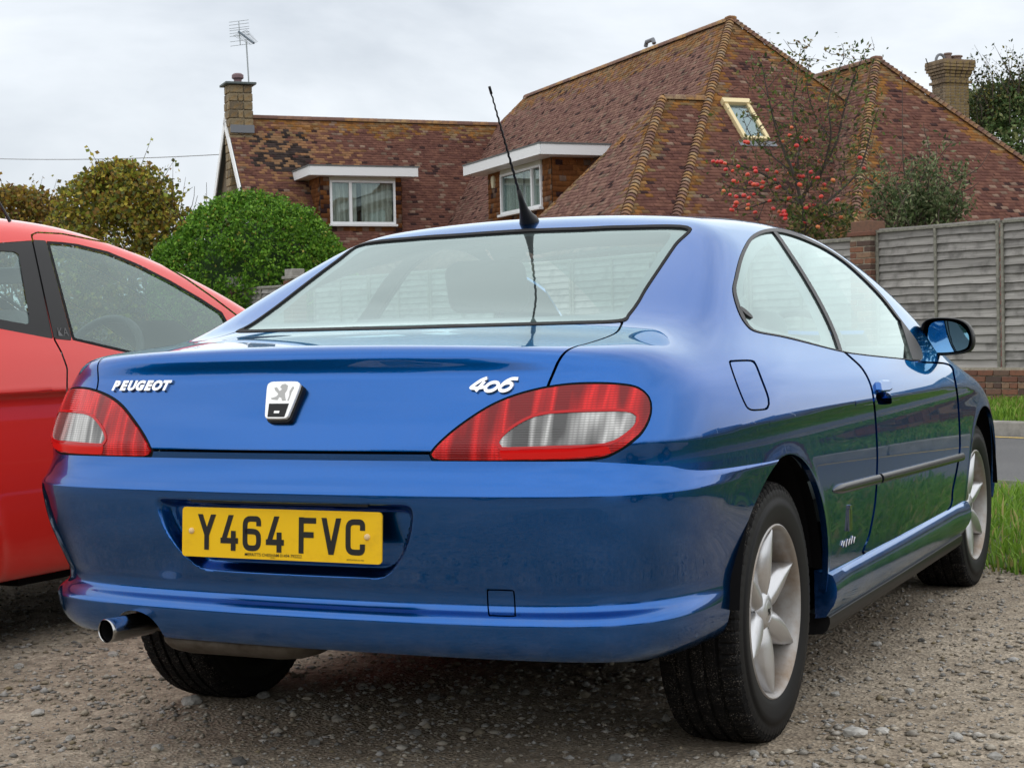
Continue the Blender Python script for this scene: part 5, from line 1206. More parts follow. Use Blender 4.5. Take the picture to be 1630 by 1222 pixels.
# --- dormers
def rect_on(p0, n, px0, py0, px1, py1): return [onplane(x, y, p0, n) for x, y in ((px0, py0), (px1, py0), (px1, py1), (px0, py1))]
def dormer(front_px, roofplane, fdir, along_dir, x0, x1, zt, depth, fasc_over, label_parent, win, seed, lites, tile_x=.165):
    """flat roofed dormer; fdir = direction the window faces (horizontal), along_dir = its right hand"""
    p = onplane(*front_px, *roofplane); n = fdir
    def F_(px, py): return onplane(px, py, p, n)
    a0 = (F_(x0, front_px[1])-p)@along_dir; a1 = (F_(x1, front_px[1])-p)@along_dir; zb = p[2]; ztop = F_((x0+x1)/2, zt)[2]
    O = lambda a, z, d=0.: p+along_dir*a+Zv*(z-zb)-n*d
    H = ztop-zb
    tiles('cheek_tiles', [O(a1, zb-.4), O(a1, zb-.4, depth), O(a1, ztop, depth), O(a1, ztop)], along_dir, label_parent, base=2, seed=seed+1, gauge=.114, tw=.165)
    tiles('cheek_tiles', [O(a0, zb-.4), O(a0, zb-.4, depth), O(a0, ztop, depth), O(a0, ztop)], -along_dir, label_parent, base=2, seed=seed+2, gauge=.114, tw=.165)
    wx0, wy0, wx1, wy1, flip = win
    w0 = (F_(wx0, wy0)-p)@along_dir; w1 = (F_(wx1, wy0)-p)@along_dir; z1 = F_((wx0+wx1)/2, wy0)[2]; z0 = F_((wx0+wx1)/2, wy1)[2]
    for aa, ab, za, zb_ in ((a0, w0, zb-.25, ztop), (w1, a1, zb-.25, ztop), (w0, w1, zb-.25, z0-.05)): tiles('front_tiles', [O(aa, za), O(ab, za), O(ab, zb_), O(aa, zb_)], n, label_parent, base=2, seed=seed, gauge=.114, tw=.165)
    # body of the dormer around the opening
    mb = MB(); ax = [along_dir, -n, Zv]
    for aa, ab, za, zb_ in ((a0, w0, zb-.3, ztop), (w1, a1, zb-.3, ztop), (w0, w1, z1, ztop), (w0, w1, zb-.3, z0)): mb.box(O((aa+ab)/2, (za+zb_)/2, .08), ab-aa, .14, zb_-za, ax)
    mb.build('dormer_wall', M['felt'], label_parent)
    mb = MB(); mb.box(O((w0+w1)/2, (z1+ztop)/2, -.035), w1-w0+.02, .03, ztop-z1, ax); mb.build('head_panel', simple('cream_panel_%d' % seed, (.55, .53, .45), .6), label_parent)
    # white fascia and felt roof
    fo = fasc_over; Hf = .235
    mb = MB(); mb.box(O((a0+a1)/2, ztop+Hf/2-.02, -fo), a1-a0+2*fo, .03, Hf, ax)
    for a in (a0-fo, a1+fo): mb.box(O(a, ztop+Hf/2-.02, -fo+(depth+fo)/2+.016), .03, depth+fo, Hf, ax)
    bevel(mb.build('fascia', M['white'], label_parent), .004, 1)
    mb = MB(); mb.box(O((a0+a1)/2, ztop+Hf-.015, -fo+(depth+fo)/2), a1-a0+2*fo+.06, depth+fo+.05, .035, ax); mb.build('flat_roof', M['felt'], label_parent)
    mb = MB(); mb.box(O((a0+a1)/2, ztop-.012, -fo+(depth+fo)/2), a1-a0+2*fo-.04, depth+fo-.02, .02, ax); mb.build('soffit', M['white'], label_parent)
    # window: frame bars, panes, curtains
    f = .055; wn = MB(); wn.box(O((w0+w1)/2, (z0+z1)/2, .16), w1-w0, .01, z1-z0, ax); wf = wn.build('window', M['room'], label_parent)
    def bar(aa, ab, za, zb_, d=-.03, t=.07): mb = MB(); mb.box(O((aa+ab)/2, (za+zb_)/2, d), ab-aa, t, zb_-za, ax); return bevel(mb.build('frame_bar', M['white'], wf), .006, 1)
    bar(w0, w0+f, z0, z1); bar(w1-f, w1, z0, z1); bar(w0+f, w1-f, z1-f, z1); bar(w0+f, w1-f, z0, z0+f); bar(w0-.03, w1+.03, z0-.06, z0-.002, -.06, .14)
    cuts = [w0+f]+[w0+(w1-w0)*q for q in lites]+[w1-f]
    for i, q in enumerate(cuts[1:-1]): bar(q-f*.7, q+f*.7, z0+f, z1-f)
    for i in range(len(cuts)-1):
        a_, b_ = cuts[i], cuts[i+1]; mb = MB(); mb.box(O((a_+b_)/2, (z0+z1)/2, -.012), b_-a_-.004, .006, z1-z0-2*f, ax); mb.build('pane', M['hglass'], wf)
    for aa, ab in ((w0+.06, w0+(w1-w0)*.42), (w0+(w1-w0)*.50, w1-.06)):
        n_ = 26; V_ = []; FF = []
        for i in range(n_+1):
            t = i/n_
            for z in (z0+.06, z1-.06): V_.append(O(aa+(ab-aa)*t, z, .085+.022*math.sin(i*1.5+seed)))
        for i in range(n_): FF.append((2*i, 2*i+2, 2*i+3, 2*i+1))
        mesh('curtain', V_, FF, M['curtain'], wf, smooth=True)
    return O, (a0, a1, zb, ztop)
d1 = empty('dormer', onplane(575, 366, K1, nK)*np.array([1, 1, 0]), 'small white fascia dormer with curtained window on the left roof wing', 'dormer')
O1, r1 = dormer((575, 368), (K1, nK), -HA, HB, 511, 640, 281, 2.2, .34, d1, (524, 288, 628, 357, 0), 21, (.31,))
d2 = empty('dormer', onplane(835, 352, PK, nL)*np.array([1, 1, 0]), 'white fascia dormer with brown tile hung cheek beside the big hip', 'dormer')
O2, r2 = dormer((835, 352), (PK, nL), -HB, -HA, 779, 880, 262, 3.2, .45, d2, (799, 270, 864, 336, 0), 31, (.78,))
mb = MB(); pa = onplane(787, 289, O2(0, 0), -HB); bx_ = [-HA, HB, Zv]; mb.prism([pa-HB*.06+(-HA)*a+Zv*b for a, b in ((-.07, .12), (.07, .12), (.10, .02), (.04, -.16), (-.04, -.16), (-.10, .02))], HB*.06); bevel(mb.build('alarm_box', simple('alarm_cream', (.70, .64, .45), .5), house), .01, 2)
# --- roof window
C4 = [onplane(x, y, PK, nE) for x, y in ((1148, 164), (1190, 167), (1222, 226), (1182, 226))]
e = HB; s_ = np.cross(nE, e); s_ = s_ if s_[2] > 0 else -s_; c0 = sum(C4)/4; w_ = (np.linalg.norm(C4[1]-C4[0])+np.linalg.norm(C4[2]-C4[3]))/2; h_ = (np.linalg.norm(C4[3]-C4[0])+np.linalg.norm(C4[2]-C4[1]))/2
rw = empty('roof_window', np.array([c0[0], c0[1], c0[2]]), 'tilted roof window with pale yellow frame on the end slope', 'roof window')
M['cream'] = simple('pale_yellow_frame', (.70, .58, .32), .5)
def rbar(u0, u1, v0, v1, h0, h1, mat, nm): mb = MB(); mb.box(c0+e*(u0+u1)/2+s_*(v0+v1)/2+nE*(h0+h1)/2, u1-u0, v1-v0, h1-h0, [e, s_, nE]); return bevel(mb.build(nm, mat, rw), .006, 1)
f = .075; rbar(-w_/2, -w_/2+f, -h_/2, h_/2, .0, .10, M['cream'], 'frame_bar'); rbar(w_/2-f, w_/2, -h_/2, h_/2, .0, .10, M['cream'], 'frame_bar'); rbar(-w_/2-.02, w_/2+.02, h_/2-.11, h_/2+.02, .0, .13, M['cream'], 'frame_bar'); rbar(-w_/2, w_/2, -h_/2, -h_/2+f, .0, .09, M['cream'], 'frame_bar')
rbar(-w_/2+f, w_/2-f, -h_/2+f, h_/2-.11, .045, .055, M['hglass'], 'pane'); rbar(-w_/2+f, w_/2-f, -h_/2+f, h_/2-.11, .025, .03, simple('blind_grey', (.22, .26, .31), .8), 'blind')
rbar(-w_/2-.12, w_/2+.12, -h_/2-.16, -h_/2-.01, .02, .035, M['lead'], 'flashing')
# --- stone chimney on the left gable
ch = at(385, 300, 42.9); chc = K1+HB*.18; 
stack = empty('stone_chimney', np.array([chc[0], chc[1], 0]), 'lichen stained stone chimney stack at the left gable end', 'chimney')
m = Mat('sandstone_block'); m.set(Roughness=.9); oi = m.n('ShaderNodeObjectInfo'); c = m.ramp(oi.outputs['Random'], [(0, (.13, .10, .065)), (.5, (.21, .165, .10)), (1, (.27, .205, .12))]); c = m.mix(m.ramp(m.noise(5, 5, .7), [(.52, 0), (.7, .8)]), c, (.36, .20, .05)); c = m.mix(m.ramp(m.noise(13, 5, .7), [(.50, 0), (.7, .75)]), c, (.06, .05, .04)); m.col(c); m.bump(m.noise(18, 5), .6, .02); M['stoneblk'] = m.m
CW, CD = .60, .56; ztopc = at(375, 141, 43.5)[2]; cc = onplane(378, 230, K1, -HA); cc = K1+HB*((cc-K1)@HB)-HA*.22; cc[2] = 0
mb = MB(); mb.box(cc+Zv*ztopc/2, CW-.05, CD-.05, ztopc-.02, [HB, HA, Zv]); mb.build('chimney_core', M['mortar'], stack)
def blk(L, W_, H): 
    mb = MB(); mb.box((0, 0, 0), L-.012, W_, H-.012); me = to_me('stone_block', mb.V, mb.F, M['stoneblk'], 20); bm = bmesh.new(); bm.from_mesh(me); bmesh.ops.bevel(bm, geom=bm.edges[:], offset=.015, segments=1, affect='EDGES'); bm.to_mesh(me); bm.free(); return me
BL = {}; hb_ = .215; k = 0; z = ztopc-hb_; bang = math.atan2(HB[1], HB[0])
while z > 1.6:
    for face, (u, wdt, dep_, nrm_) in enumerate(((HB, CW, CD, -HA), (HA, CD, CW, -HB), (HA, CD, CW, HB))):
        cutf = (.38, .62, 1.) if (k+face) % 2 else (.62, 1.) ; a = 0
        for q in cutf:
            L = (q-a)*wdt; key = round(L, 2)
            if key not in BL: BL[key] = blk(L, .10, hb_)
            p = cc+u*((a+q)/2-.5)*wdt+nrm_*(dep_/2-.04+random.uniform(-.012, .012))+Zv*(z+hb_/2)
            put(BL[key], 'stone_block', stack, p, math.atan2(u[1], u[0])); a = q
    z -= hb_; k += 1
mb = MB(); mb.box(cc+Zv*(ztopc+.03), CW+.20, CD+.20, .06, [HB, HA, Zv]); bevel(mb.build('cap_slab', simple('slate_slab', (.09, .11, .11), .7), stack), .01, 1)
mb = MB(); mb.box(cc+Zv*(at(385, 208, 43.2)[2])-HA*.03+HB*.02, CW+.01, CD+.06, .20, [HB, HA, Zv]); mb.build('lead_flashing', M['lead'], stack)
mb = MB(); pc = cc+Zv*(ztopc+.06); mb.tube([pc, pc+Zv*.10], .10, 16); mb.tube([pc+Zv*.10, pc+Zv*.14, pc+Zv*.22, pc+Zv*.26], [.10, .155, .15, .10], 16); auto_smooth(mb.build('chimney_pot', simple('clay_pot', (.17, .11, .12), .7), stack))
# television aerial on its mast
ab = at(398, 163, 43.3); at_ = at(392, 66, 43.3); aer = empty('television_aerial', ab, 'spindly television aerial on a mast beside the stone chimney', 'aerial'); M['alu'] = simple('dull_aluminium', (.30, .33, .34), .45, Metallic=.7)
mb = MB(); mb.tube([ab, at_], .020, 8); mb.build('mast', M['alu'], aer)
for py in (139, 150): mb = MB(); mb.box(at(397, py, 43.3), .10, .08, .03); mb.build('bracket', M['lead'], aer)
b0 = at(380, 51, 43.6); b1 = at(404, 69, 42.6); mb = MB(); mb.tube([b0, b1], .028, 6); mb.build('boom', simple('boom_dark', (.03, .06, .09), .5), aer)
r0 = at(380, 34, 43.6); r1_ = at(382.5, 72, 43.6); mb = MB(); mb.tube([r0, r1_], .012, 6); mb.build('reflector_post', M['alu'], aer)
for i, t in enumerate((0, .13, .27, .36, .48, .60, .82, 1.)):
    c_ = r0+(r1_-r0)*t; d = at(400, 40, 43.6)-at(380, 42.5, 43.6); d /= np.linalg.norm(d); mb = MB(); mb.tube([c_-d*.26, c_+d*.26], .0065, 5); mb.build('reflector_rod', M['alu'], aer)
for i in range(12):
    c_ = b0+(b1-b0)*(.10+.9*i/11); d = np.array([.85, .3, .35]); d /= np.linalg.norm(d); mb = MB(); mb.tube([c_-d*(.20-.008*i), c_+d*(.20-.008*i)], .006, 5); mb.build('director_rod', M['alu'], aer)
# --- brick chimney beyond the second wing
bc = at(1513, 150, 41.); zc = at(1513, 101, 41.)[2]; bst = empty('brick_chimney', np.array([bc[0], bc[1], 0]), 'corbelled yellow brick chimney standing right of the roofs', 'chimney')
m = Mat('yellow_stock_brick'); m.set(Roughness=.9); br = m.n('ShaderNodeTexBrick'); br.inputs['Scale'].default_value = 4.4; br.inputs['Color1'].default_value = (.20, .14, .085, 1); br.inputs['Color2'].default_value = (.13, .095, .06, 1); br.inputs['Mortar'].default_value = (.28, .24, .17, 1); br.inputs['Mortar Size'].default_value = .022
mp = m.n('ShaderNodeMapping'); mp.inputs['Rotation'].default_value = (math.pi/2, 0, 0); m.l(m.coord(), br.inputs['Vector']); m.col(m.mix(m.ramp(m.noise(2.2, 5, .7), [(.5, 0), (.7, .7)]), br.outputs['Color'], (.24, .18, .02))); M['stock'] = m.m
m = Mat('lichen_brick'); m.set(Roughness=.9); oi = m.n('ShaderNodeObjectInfo'); m.col(m.mix(m.ramp(m.noise(6, 5, .7), [(.52, 0), (.68, .8)]), m.ramp(oi.outputs['Random'], [(0, (.11, .075, .048)), (1, (.23, .165, .10))]), (.24, .17, .03))); M['lbrick'] = m.m
bw, bd = .70, .54
def ring_bricks(z, gx, nm='brick'):
    for u, v, wd, dp in ((HB, HA, bw+gx*2, bd+gx*2), (HA, HB, bd+gx*2, bw+gx*2)):
        nb = 5; L = wd/nb
        for sg in (-1, 1):
            for i in range(nb): put(SB_[round(L, 2)] if round(L, 2) in SB_ else SB_.setdefault(round(L, 2), brick_me(L-.01, .10, .065, M['lbrick'])), nm, bst, np.array([bc[0], bc[1], z])+u*((i+.5)*L-wd/2)+v*sg*(dp/2-.05), math.atan2(u[1], u[0]))
SB_ = {}
mb = MB(); mb.box(np.array([bc[0], bc[1], zc/2]), bw-.02, bd-.02, zc-.02, [HB, HA, Zv]); mb.build('stack_core', M['mortar'], bst)
kz = 0; z = zc-.04
while z > zc-2.0:
    gx = (.12, .12, .10, .06, .03, .0, .05)[kz] if kz < 7 else 0.; ring_bricks(z, gx); z -= .075; kz += 1
mb = MB(); mb.box(np.array([bc[0], bc[1], zc+.01]), bw+.22, bd+.22, .05, [HB, HA, Zv]); mb.build('cap_slab', M['lbrick'], bst)
for dx, r_, h in ((-.06, .09, .16), (.18, .14, .10)): 
    p_ = np.array([bc[0], bc[1], zc+.03])+HB*dx; mb = MB(); mb.tube([p_, p_+Zv*h, p_+Zv*(h+.02), p_+Zv*(h+.05)], [r_, r_*.9, r_*1.15, r_*1.1], 14); auto_smooth(mb.build('chimney_pot', simple('pot_%d' % int(r_*100), (.19, .13, .11), .7), bst))
p_ = np.array([bc[0], bc[1], zc+.03])-HB*.28; mb = MB(); mb.tube([p_+HB*.13*math.cos(a)+Zv*.17*math.sin(a) for a in np.linspace(0, math.pi, 9)], .035, 6); auto_smooth(mb.build('chimney_cowl', M['lead'], bst))
# overhead line
w0, w1 = at(-250, 236, 60.), at(352, 246, 44.); mb = MB(); mb.tube([w0+(w1-w0)*t-Zv*1.0*t*(1-t) for t in np.linspace(0, 1, 24)], .012, 5); tag(mb.build('overhead_wire', simple('wire', (.28, .29, .30), .6)), 'thin overhead wire running to the chimney gable', 'wire')
# ================================================================ trees and shrubs
def leaf_mesh(P, size, rng, cols, flat=0., name='leaves', lw=.55):
    n = len(P); s = size*rng.uniform(.6, 1.35, n); a = rng.normal(size=(n, 3)); a /= np.linalg.norm(a, axis=1)[:, None]; b = rng.normal(size=(n, 3)); b -= a*(a*b).sum(1)[:, None]; b /= np.linalg.norm(b, axis=1)[:, None]; c = np.cross(a, b)
    V_ = np.zeros((n, 5, 3)); V_[:, 0] = P-a*s[:, None]*.5; V_[:, 1] = P+b*(s*lw*.5)[:, None]+c*(s*.08)[:, None]; V_[:, 2] = P+a*s[:, None]*.5; V_[:, 3] = P-b*(s*lw*.5)[:, None]+c*(s*.08)[:, None]; V_[:, 4] = P
    F_ = (np.array([(0, 1, 4), (1, 2, 4), (2, 3, 4), (3, 0, 4)])[None]+(np.arange(n)*5)[:, None, None]).reshape(-1, 3)
    return V_.reshape(-1, 3), F_, np.repeat(cols, 5, 0)
M['leaf'] = tint_mat('leaf', .55, 0, 0, .30)
def crown(parent, P, size, rng, cols, name='crown', lw=.55):
    V_, F_, C_ = leaf_mesh(P, size, rng, cols, lw=lw); o = mesh(name, V_, F_, M['leaf'], parent); set_tint(o, C_); tag(o, kind='stuff'); return o
def clumps(rng, centres, radii, per, shell=.5):
    out = []
    for c, r_ in zip(centres, radii):
        d = rng.normal(size=(per, 3)); d /= np.linalg.norm(d, axis=1)[:, None]; out.append(c+d*(r_*(shell+(1-shell)*rng.random(per)**.5))[:, None]*np.array([1, 1, .85]))
    return np.concatenate(out)
def pal(rng, n, cs, jit=.25):
    cs = np.asarray(cs, float); c = cs[rng.integers(0, len(cs), n)]; return (c*(1+rng.uniform(-jit, jit, (n, 1)))).clip(.005, .9)
M['bark'] = simple('bark', (.055, .045, .038), .9); M['twig'] = simple('twig', (.07, .05, .04), .85)
def grow(rng, p, d, L, r_, depth, out, spread=.55, tips=None, up=.15, seg=4):
    pts = [np.array(p)]; q = np.array(p); d = d/np.linalg.norm(d)
    for i in range(seg): d = d+rng.normal(0, .16, 3)+Zv*up*.25; d /= np.linalg.norm(d); q = q+d*L/seg; pts.append(q.copy())
    out.append((pts, [r_*(1-.5*i/seg) for i in range(seg+1)]))
    if depth == 0:
        if tips is not None: tips.append((pts, d))
        return
    for k in range(rng.integers(2, 4)):
        i = rng.integers(seg//2, seg+1); nd = d+rng.normal(0, spread, 3)+Zv*up; grow(rng, pts[i], nd, L*rng.uniform(.6, .85), r_*.55, depth-1, out, spread, tips, up, seg)
def wood(parent, segs, mat, name='branch', n=5):
    mb = MB()
    for pts, rr in segs: mb.tube(pts, rr, n, False)
    o = mb.build(name, mat, parent); auto_smooth(o, 70); tag(o, kind='stuff'); return o
# round clipped bush
rng = np.random.default_rng(21); ctr = at(401, 470, 35.5); px_m = CAM_F/35.5
bush = empty('round_bush', np.array([ctr[0], ctr[1], 0]), 'dense rounded bright green bush behind the pale brick pier', 'bush')
rx = 176/px_m; zt = at(400, 298, 35.5)[2]; cz = 2.0; rz = zt-cz
d = rng.normal(size=(2200, 3)); d /= np.linalg.norm(d, axis=1)[:, None]; d = d[d[:, 2] > -.75]
bump_ = np.array([.92+.05*mnoise.noise(Vector(q*2.2))+.05*mnoise.noise(Vector(q*5.)) for q in d])
cen = np.array([ctr[0], ctr[1], cz])+d*bump_[:, None]*np.array([rx, rx*.9, rz])*.97
cen[:, 2] = np.maximum(cen[:, 2], .4)
P_ = clumps(rng, cen, rng.uniform(.12, .27, len(cen)), 38, .35); top = ((P_[:, 2]-cz)/rz)[:, None]
cl = pal(rng, len(P_), [(.07, .17, .016), (.10, .24, .022), (.16, .33, .03), (.22, .39, .045), (.045, .11, .013), (.10, .24, .022)]); cl[rng.random(len(P_)) < .02] = (.36, .33, .06)
crown(bush, P_, .075, rng, cl, lw=.62); sg = []
for k in range(5): grow(rng, np.array([ctr[0]+rng.normal(0, .2), ctr[1]+rng.normal(0, .2), 0]), np.array([rng.normal(0, .4), rng.normal(0, .4), 1]), 1.2, .05, 2, sg)
wood(bush, sg, M['bark'], 'stem'); mb = MB()
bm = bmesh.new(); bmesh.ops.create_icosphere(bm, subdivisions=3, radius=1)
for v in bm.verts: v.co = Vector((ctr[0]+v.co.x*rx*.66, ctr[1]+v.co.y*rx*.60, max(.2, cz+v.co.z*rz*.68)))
me = bpy.data.meshes.new('inner_shade'); bm.to_mesh(me); bm.free(); me.materials.append(simple('bush_inner', (.02, .05, .010), .95)); link('inner_shade_core', me, bush)  # dark core stands in for the shade inside the bush
# autumn trees on the left
def autumn(px, D, pxw, top, cs, label, seed, dens, name='autumn_tree', base=0., lz=.9, size=.105):
    rng = np.random.default_rng(seed); k = CAM_F/D; c = at(px, 420, D); root = empty(name, np.array([c[0], c[1], base]), label, 'tree', None)
    zt = at(px, top, D)[2]; R_ = pxw/k/2; segs = []; tips = []
    for j in range(4): grow(rng, np.array([c[0]+rng.normal(0, .15), c[1]+rng.normal(0, .15), base]), np.array([rng.normal(0, .32), rng.normal(0, .32), 1]), (zt-base)*.38, .06, 3, segs, .5, tips, .25)
    wood(root, segs, M['bark'], 'trunk'); n = dens
    u = rng.random(n); th = rng.uniform(0, 6.28, n); h = rng.random(n)**.8; prof = np.sqrt(np.clip(1-(h*1.02-.35)**2/.46, .02, 1)); rr = R_*prof*np.sqrt(rng.random(n)); cen = np.stack([c[0]+rr*np.cos(th), c[1]+rr*np.sin(th), base+1.0+(zt-base-1.0)*h*.93], 1)
    cen = cen[[mnoise.noise(Vector(q*1.1)) > -.22 for q in cen]]
    P_ = clumps(rng, cen, rng.uniform(.10, .34, len(cen)), 9, .2); cl = pal(rng, len(P_), cs, .35); crown(root, P_, size, rng, cl, lw=.8)
    # leafy shoots standing out of the crown
    sp_ = []; Pl = []
    for j in range(14):
        a = rng.uniform(0, 6.28); r_ = R_*rng.uniform(.1, .95); z = zt-(r_/R_)**2*(zt-base)*.34; p0 = np.array([c[0]+r_*math.cos(a), c[1]+r_*math.sin(a), z-.5]); d_ = np.array([rng.normal(0, .25)+math.cos(a)*.3, rng.normal(0, .25)+math.sin(a)*.3, 1.]); L = rng.uniform(.4, 1.0); sp_.append(([p0, p0+d_*L*.5, p0+d_*L], [.008, .006, .003])); Pl += [p0+d_*L*t+rng.normal(0, .07, 3) for t in np.linspace(.3, 1, 7)]
    wood(root, sp_, M['twig'], 'shoot'); crown(root, np.array(Pl), size, rng, pal(rng, len(Pl), cs), 'shoot_leaves', .8)
autumn(198, 37., 290, 244, [(.26, .26, .035), (.22, .26, .04), (.36, .30, .04), (.22, .14, .03), (.13, .13, .04), (.10, .12, .04), (.42, .34, .05), (.28, .16, .04)], 'yellowing autumn tree with green and brown leaves behind the red car', 31, 3000)
autumn(30, 41., 300, 284, [(.24, .15, .03), (.17, .17, .03), (.30, .18, .03), (.15, .08, .03), (.34, .24, .04), (.12, .10, .03)], 'thin russet autumn tree left of the yellowing one, above the red roof', 32, 2300)
autumn(-230, 40., 300, 262, [(.12, .10, .02), (.16, .085, .02), (.06, .055, .02)], 'autumn tree beyond the red car at the edge of the yard', 33, 700)
# dark evergreen on the right with thin birch shoots over it
def evergreen(px, D, pxw, top, label, seed, cs, dens=1500):
    rng = np.random.default_rng(seed); k = CAM_F/D; c = at(px, 300, D); root = empty('evergreen_tree', np.array([c[0], c[1], 0]), label, 'tree'); zt = at(px, top, D)[2]; R_ = pxw/k/2; segs = []
    grow(rng, np.array([c[0], c[1], 0]), np.array([0, 0, 1.]), zt*.5, .16, 3, segs, .5, None, .3); wood(root, segs, M['bark'], 'trunk')
    th = rng.uniform(0, 6.28, dens); h = rng.random(dens); rr = R_*np.sqrt(np.clip(1.05-h**2.2, .05, 1))*(.45+.55*rng.random(dens)**.4); cen = np.stack([c[0]+rr*np.cos(th), c[1]+rr*np.sin(th), .6+(zt-.6)*h], 1); cen = cen[[mnoise.noise(Vector(q*.9)) > -.25 for q in cen]]
    P_ = clumps(rng, cen, rng.uniform(.15, .45, len(cen)), 16, .2); crown(root, P_, .12, rng, pal(rng, len(P_), cs, .4), lw=.6); return root, c, zt, R_
EV, c_, zt_, R_ = evergreen(1606, 42., 300, 140, 'dark glossy evergreen tree at the right edge behind the tiled roof', 41, [(.08, .14, .045), (.12, .19, .06), (.17, .23, .09), (.06, .10, .035), (.24, .26, .11)], 3600)
rng = np.random.default_rng(43); br = empty('birch_tree', np.array([c_[0]-.6, c_[1]-1, 0]), 'thin twiggy birch with sparse leaves against the sky beside the brick chimney', 'tree'); sg = []; Pl = []
for j in range(70):
    px = rng.uniform(1535, 1670); base_ = at(px+rng.uniform(-10, 25), rng.uniform(150, 260), 41.); tipp = at(px+rng.uniform(-40, 12), 60+max(0, (1590-px))*.9+rng.uniform(0, 60), 41.); mid = (base_+tipp)/2+rng.normal(0, .15, 3); sg.append(([base_, mid, tipp], [.012, .008, .003]))
    for t in rng.uniform(.15, 1, 22): q = base_*(1-t)**2+2*t*(1-t)*mid+t*t*tipp; Pl.append(q+rng.normal(0, .10, 3))
sg.append(([np.array([c_[0]-.6, c_[1]-1, 0]), at(1600, 330, 41.), at(1595, 250, 41.)], [.10, .07, .03])); wood(br, sg, M['twig'], 'twig'); crown(br, np.array(Pl), .085, rng, pal(rng, len(Pl), [(.05, .07, .03), (.09, .10, .03), (.03, .05, .025), (.16, .14, .03)]), 'leaves', .7)
# apple tree behind the fence
rng = np.random.default_rng(51); D = 23.5; ap = empty('apple_tree', at(1300, 600, D)*np.array([1, 1, 0]), 'bare branched apple tree hung with red apples beside the brick pier', 'tree'); sg = []; Pl = []
def bez(pp, r0, r1, n=7):
    pp = [at(x, y, D+dd) for x, y, dd in pp]; P = spline(np.array(pp), n, False); sg.append((list(P), list(np.linspace(r0, r1, len(P))))); return P
trunkb = at(1292, 640, D)
limbs = [([(1290, 470, 0), (1283, 400, 0), (1275, 330, 0), (1262, 312, .2), (1235, 290, .4), (1200, 270, .5), (1165, 262, .6), (1140, 258, .6)], .035, .006),
 ([(1290, 470, 0), (1280, 350, -.2), (1262, 275, -.3), (1248, 240, -.3), (1235, 205, -.3), (1222, 150, -.4), (1212, 100, -.4)], .032, .005),
 ([(1283, 400, 0), (1275, 325, .2), (1300, 280, .3), (1330, 230, .3), (1345, 170, .3), (1365, 110, .2), (1378, 82, .1)], .032, .004),
 ([(1275, 330, 0), (1268, 280, .4), (1272, 230, .5), (1262, 180, .5), (1268, 130, .5), (1275, 75, .5)], .022, .003),
 ([(1300, 300, .2), (1322, 220, -.2), (1318, 165, -.3), (1335, 110, -.3), (1350, 84, -.3)], .018, .003),
 ([(1275, 325, .2), (1235, 318, .6), (1195, 330, .7), (1165, 335, .8)], .02, .004), ([(1290, 340, 0), (1330, 310, .3), (1368, 270, .5), (1385, 215, .5), (1395, 180, .4)], .022, .004),
 ([(1262, 275, -.3), (1225, 245, -.2), (1195, 215, -.1), (1182, 185, -.1)], .014, .003), ([(1330, 230, .3), (1300, 190, .5), (1285, 140, .5), (1290, 95, .5)], .014, .003), ([(1283, 370, 0), (1320, 345, -.4), (1360, 330, -.5)], .018, .004), ([(1240, 290, .4), (1205, 300, .3), (1170, 300, .2), (1150, 290, .2)], .014, .003)]
sg.append(([np.array([trunkb[0], trunkb[1], 0]), at(1292, 560, D), at(1290, 470, D)], [.07, .06, .045]))
for pp, r0, r1 in limbs:
    P = bez(pp, r0, r1)
    for i in range(4, len(P), 2):
        if rng.random() < .75:
            dd = rng.normal(0, .5, 3)+Zv*.35; L = rng.uniform(.15, .55); q = P[i]+dd*L; sg.append(([P[i], (P[i]+q)/2+rng.normal(0, .03, 3), q], [.006, .005, .002]))
            for t in rng.uniform(.2, 1, 8): Pl.append(P[i]+dd*L*t+rng.normal(0, .05, 3))
    for i in range(len(P)): 
        if rng.random() < .55: Pl.append(P[i]+rng.normal(0, .07, 3))
wood(ap, sg, M['bark'], 'branch')
low = np.array([at(rng.uniform(1255, 1360), rng.uniform(325, 400), D+rng.uniform(-.6, .6)) for _ in range(1500)]); top_ = np.array([at(rng.normal(x, 16), rng.normal(y, 16), D+rng.uniform(-.3, .3)) for x, y in ((1275, 80), (1345, 92), (1360, 85), (1215, 100), (1240, 130), (1300, 160), (1370, 150), (1385, 185), (1355, 215), (1225, 190), (1330, 120), (1375, 120)) for _ in range(26)])
mid_ = np.array([at(rng.normal(1290, 62), rng.normal(235, 62), D+rng.uniform(-.5, .5)) for _ in range(900)])
tw = []
for q in mid_[::3]:
    d_ = rng.normal(0, 1, 3)*np.array([1, 1, .6])+Zv*.5; d_ /= np.linalg.norm(d_); tw.append(([q-d_*.22, q+rng.normal(0, .02, 3), q+d_*.12], [.0045, .0035, .0015]))
wood(ap, tw, M['twig'], 'twig'); Pl = np.concatenate([np.array(Pl), low, top_, mid_]); crown(ap, Pl, .075, rng, pal(rng, len(Pl), [(.07, .11, .025), (.11, .15, .035), (.15, .16, .05), (.05, .08, .025), (.22, .17, .06), (.14, .10, .05)], .35), 'leaves', .5)
bm = bmesh.new(); bmesh.ops.create_uvsphere(bm, u_segments=14, v_segments=9, radius=.030)
for v in bm.verts: v.co.z *= .9; v.co.z -= .010*math.exp(-(math.hypot(v.co.x, v.co.y)/.012)**2)*(1 if v.co.z > 0 else -1)
me_ap = bpy.data.meshes.new('apple'); bm.to_mesh(me_ap); bm.free()
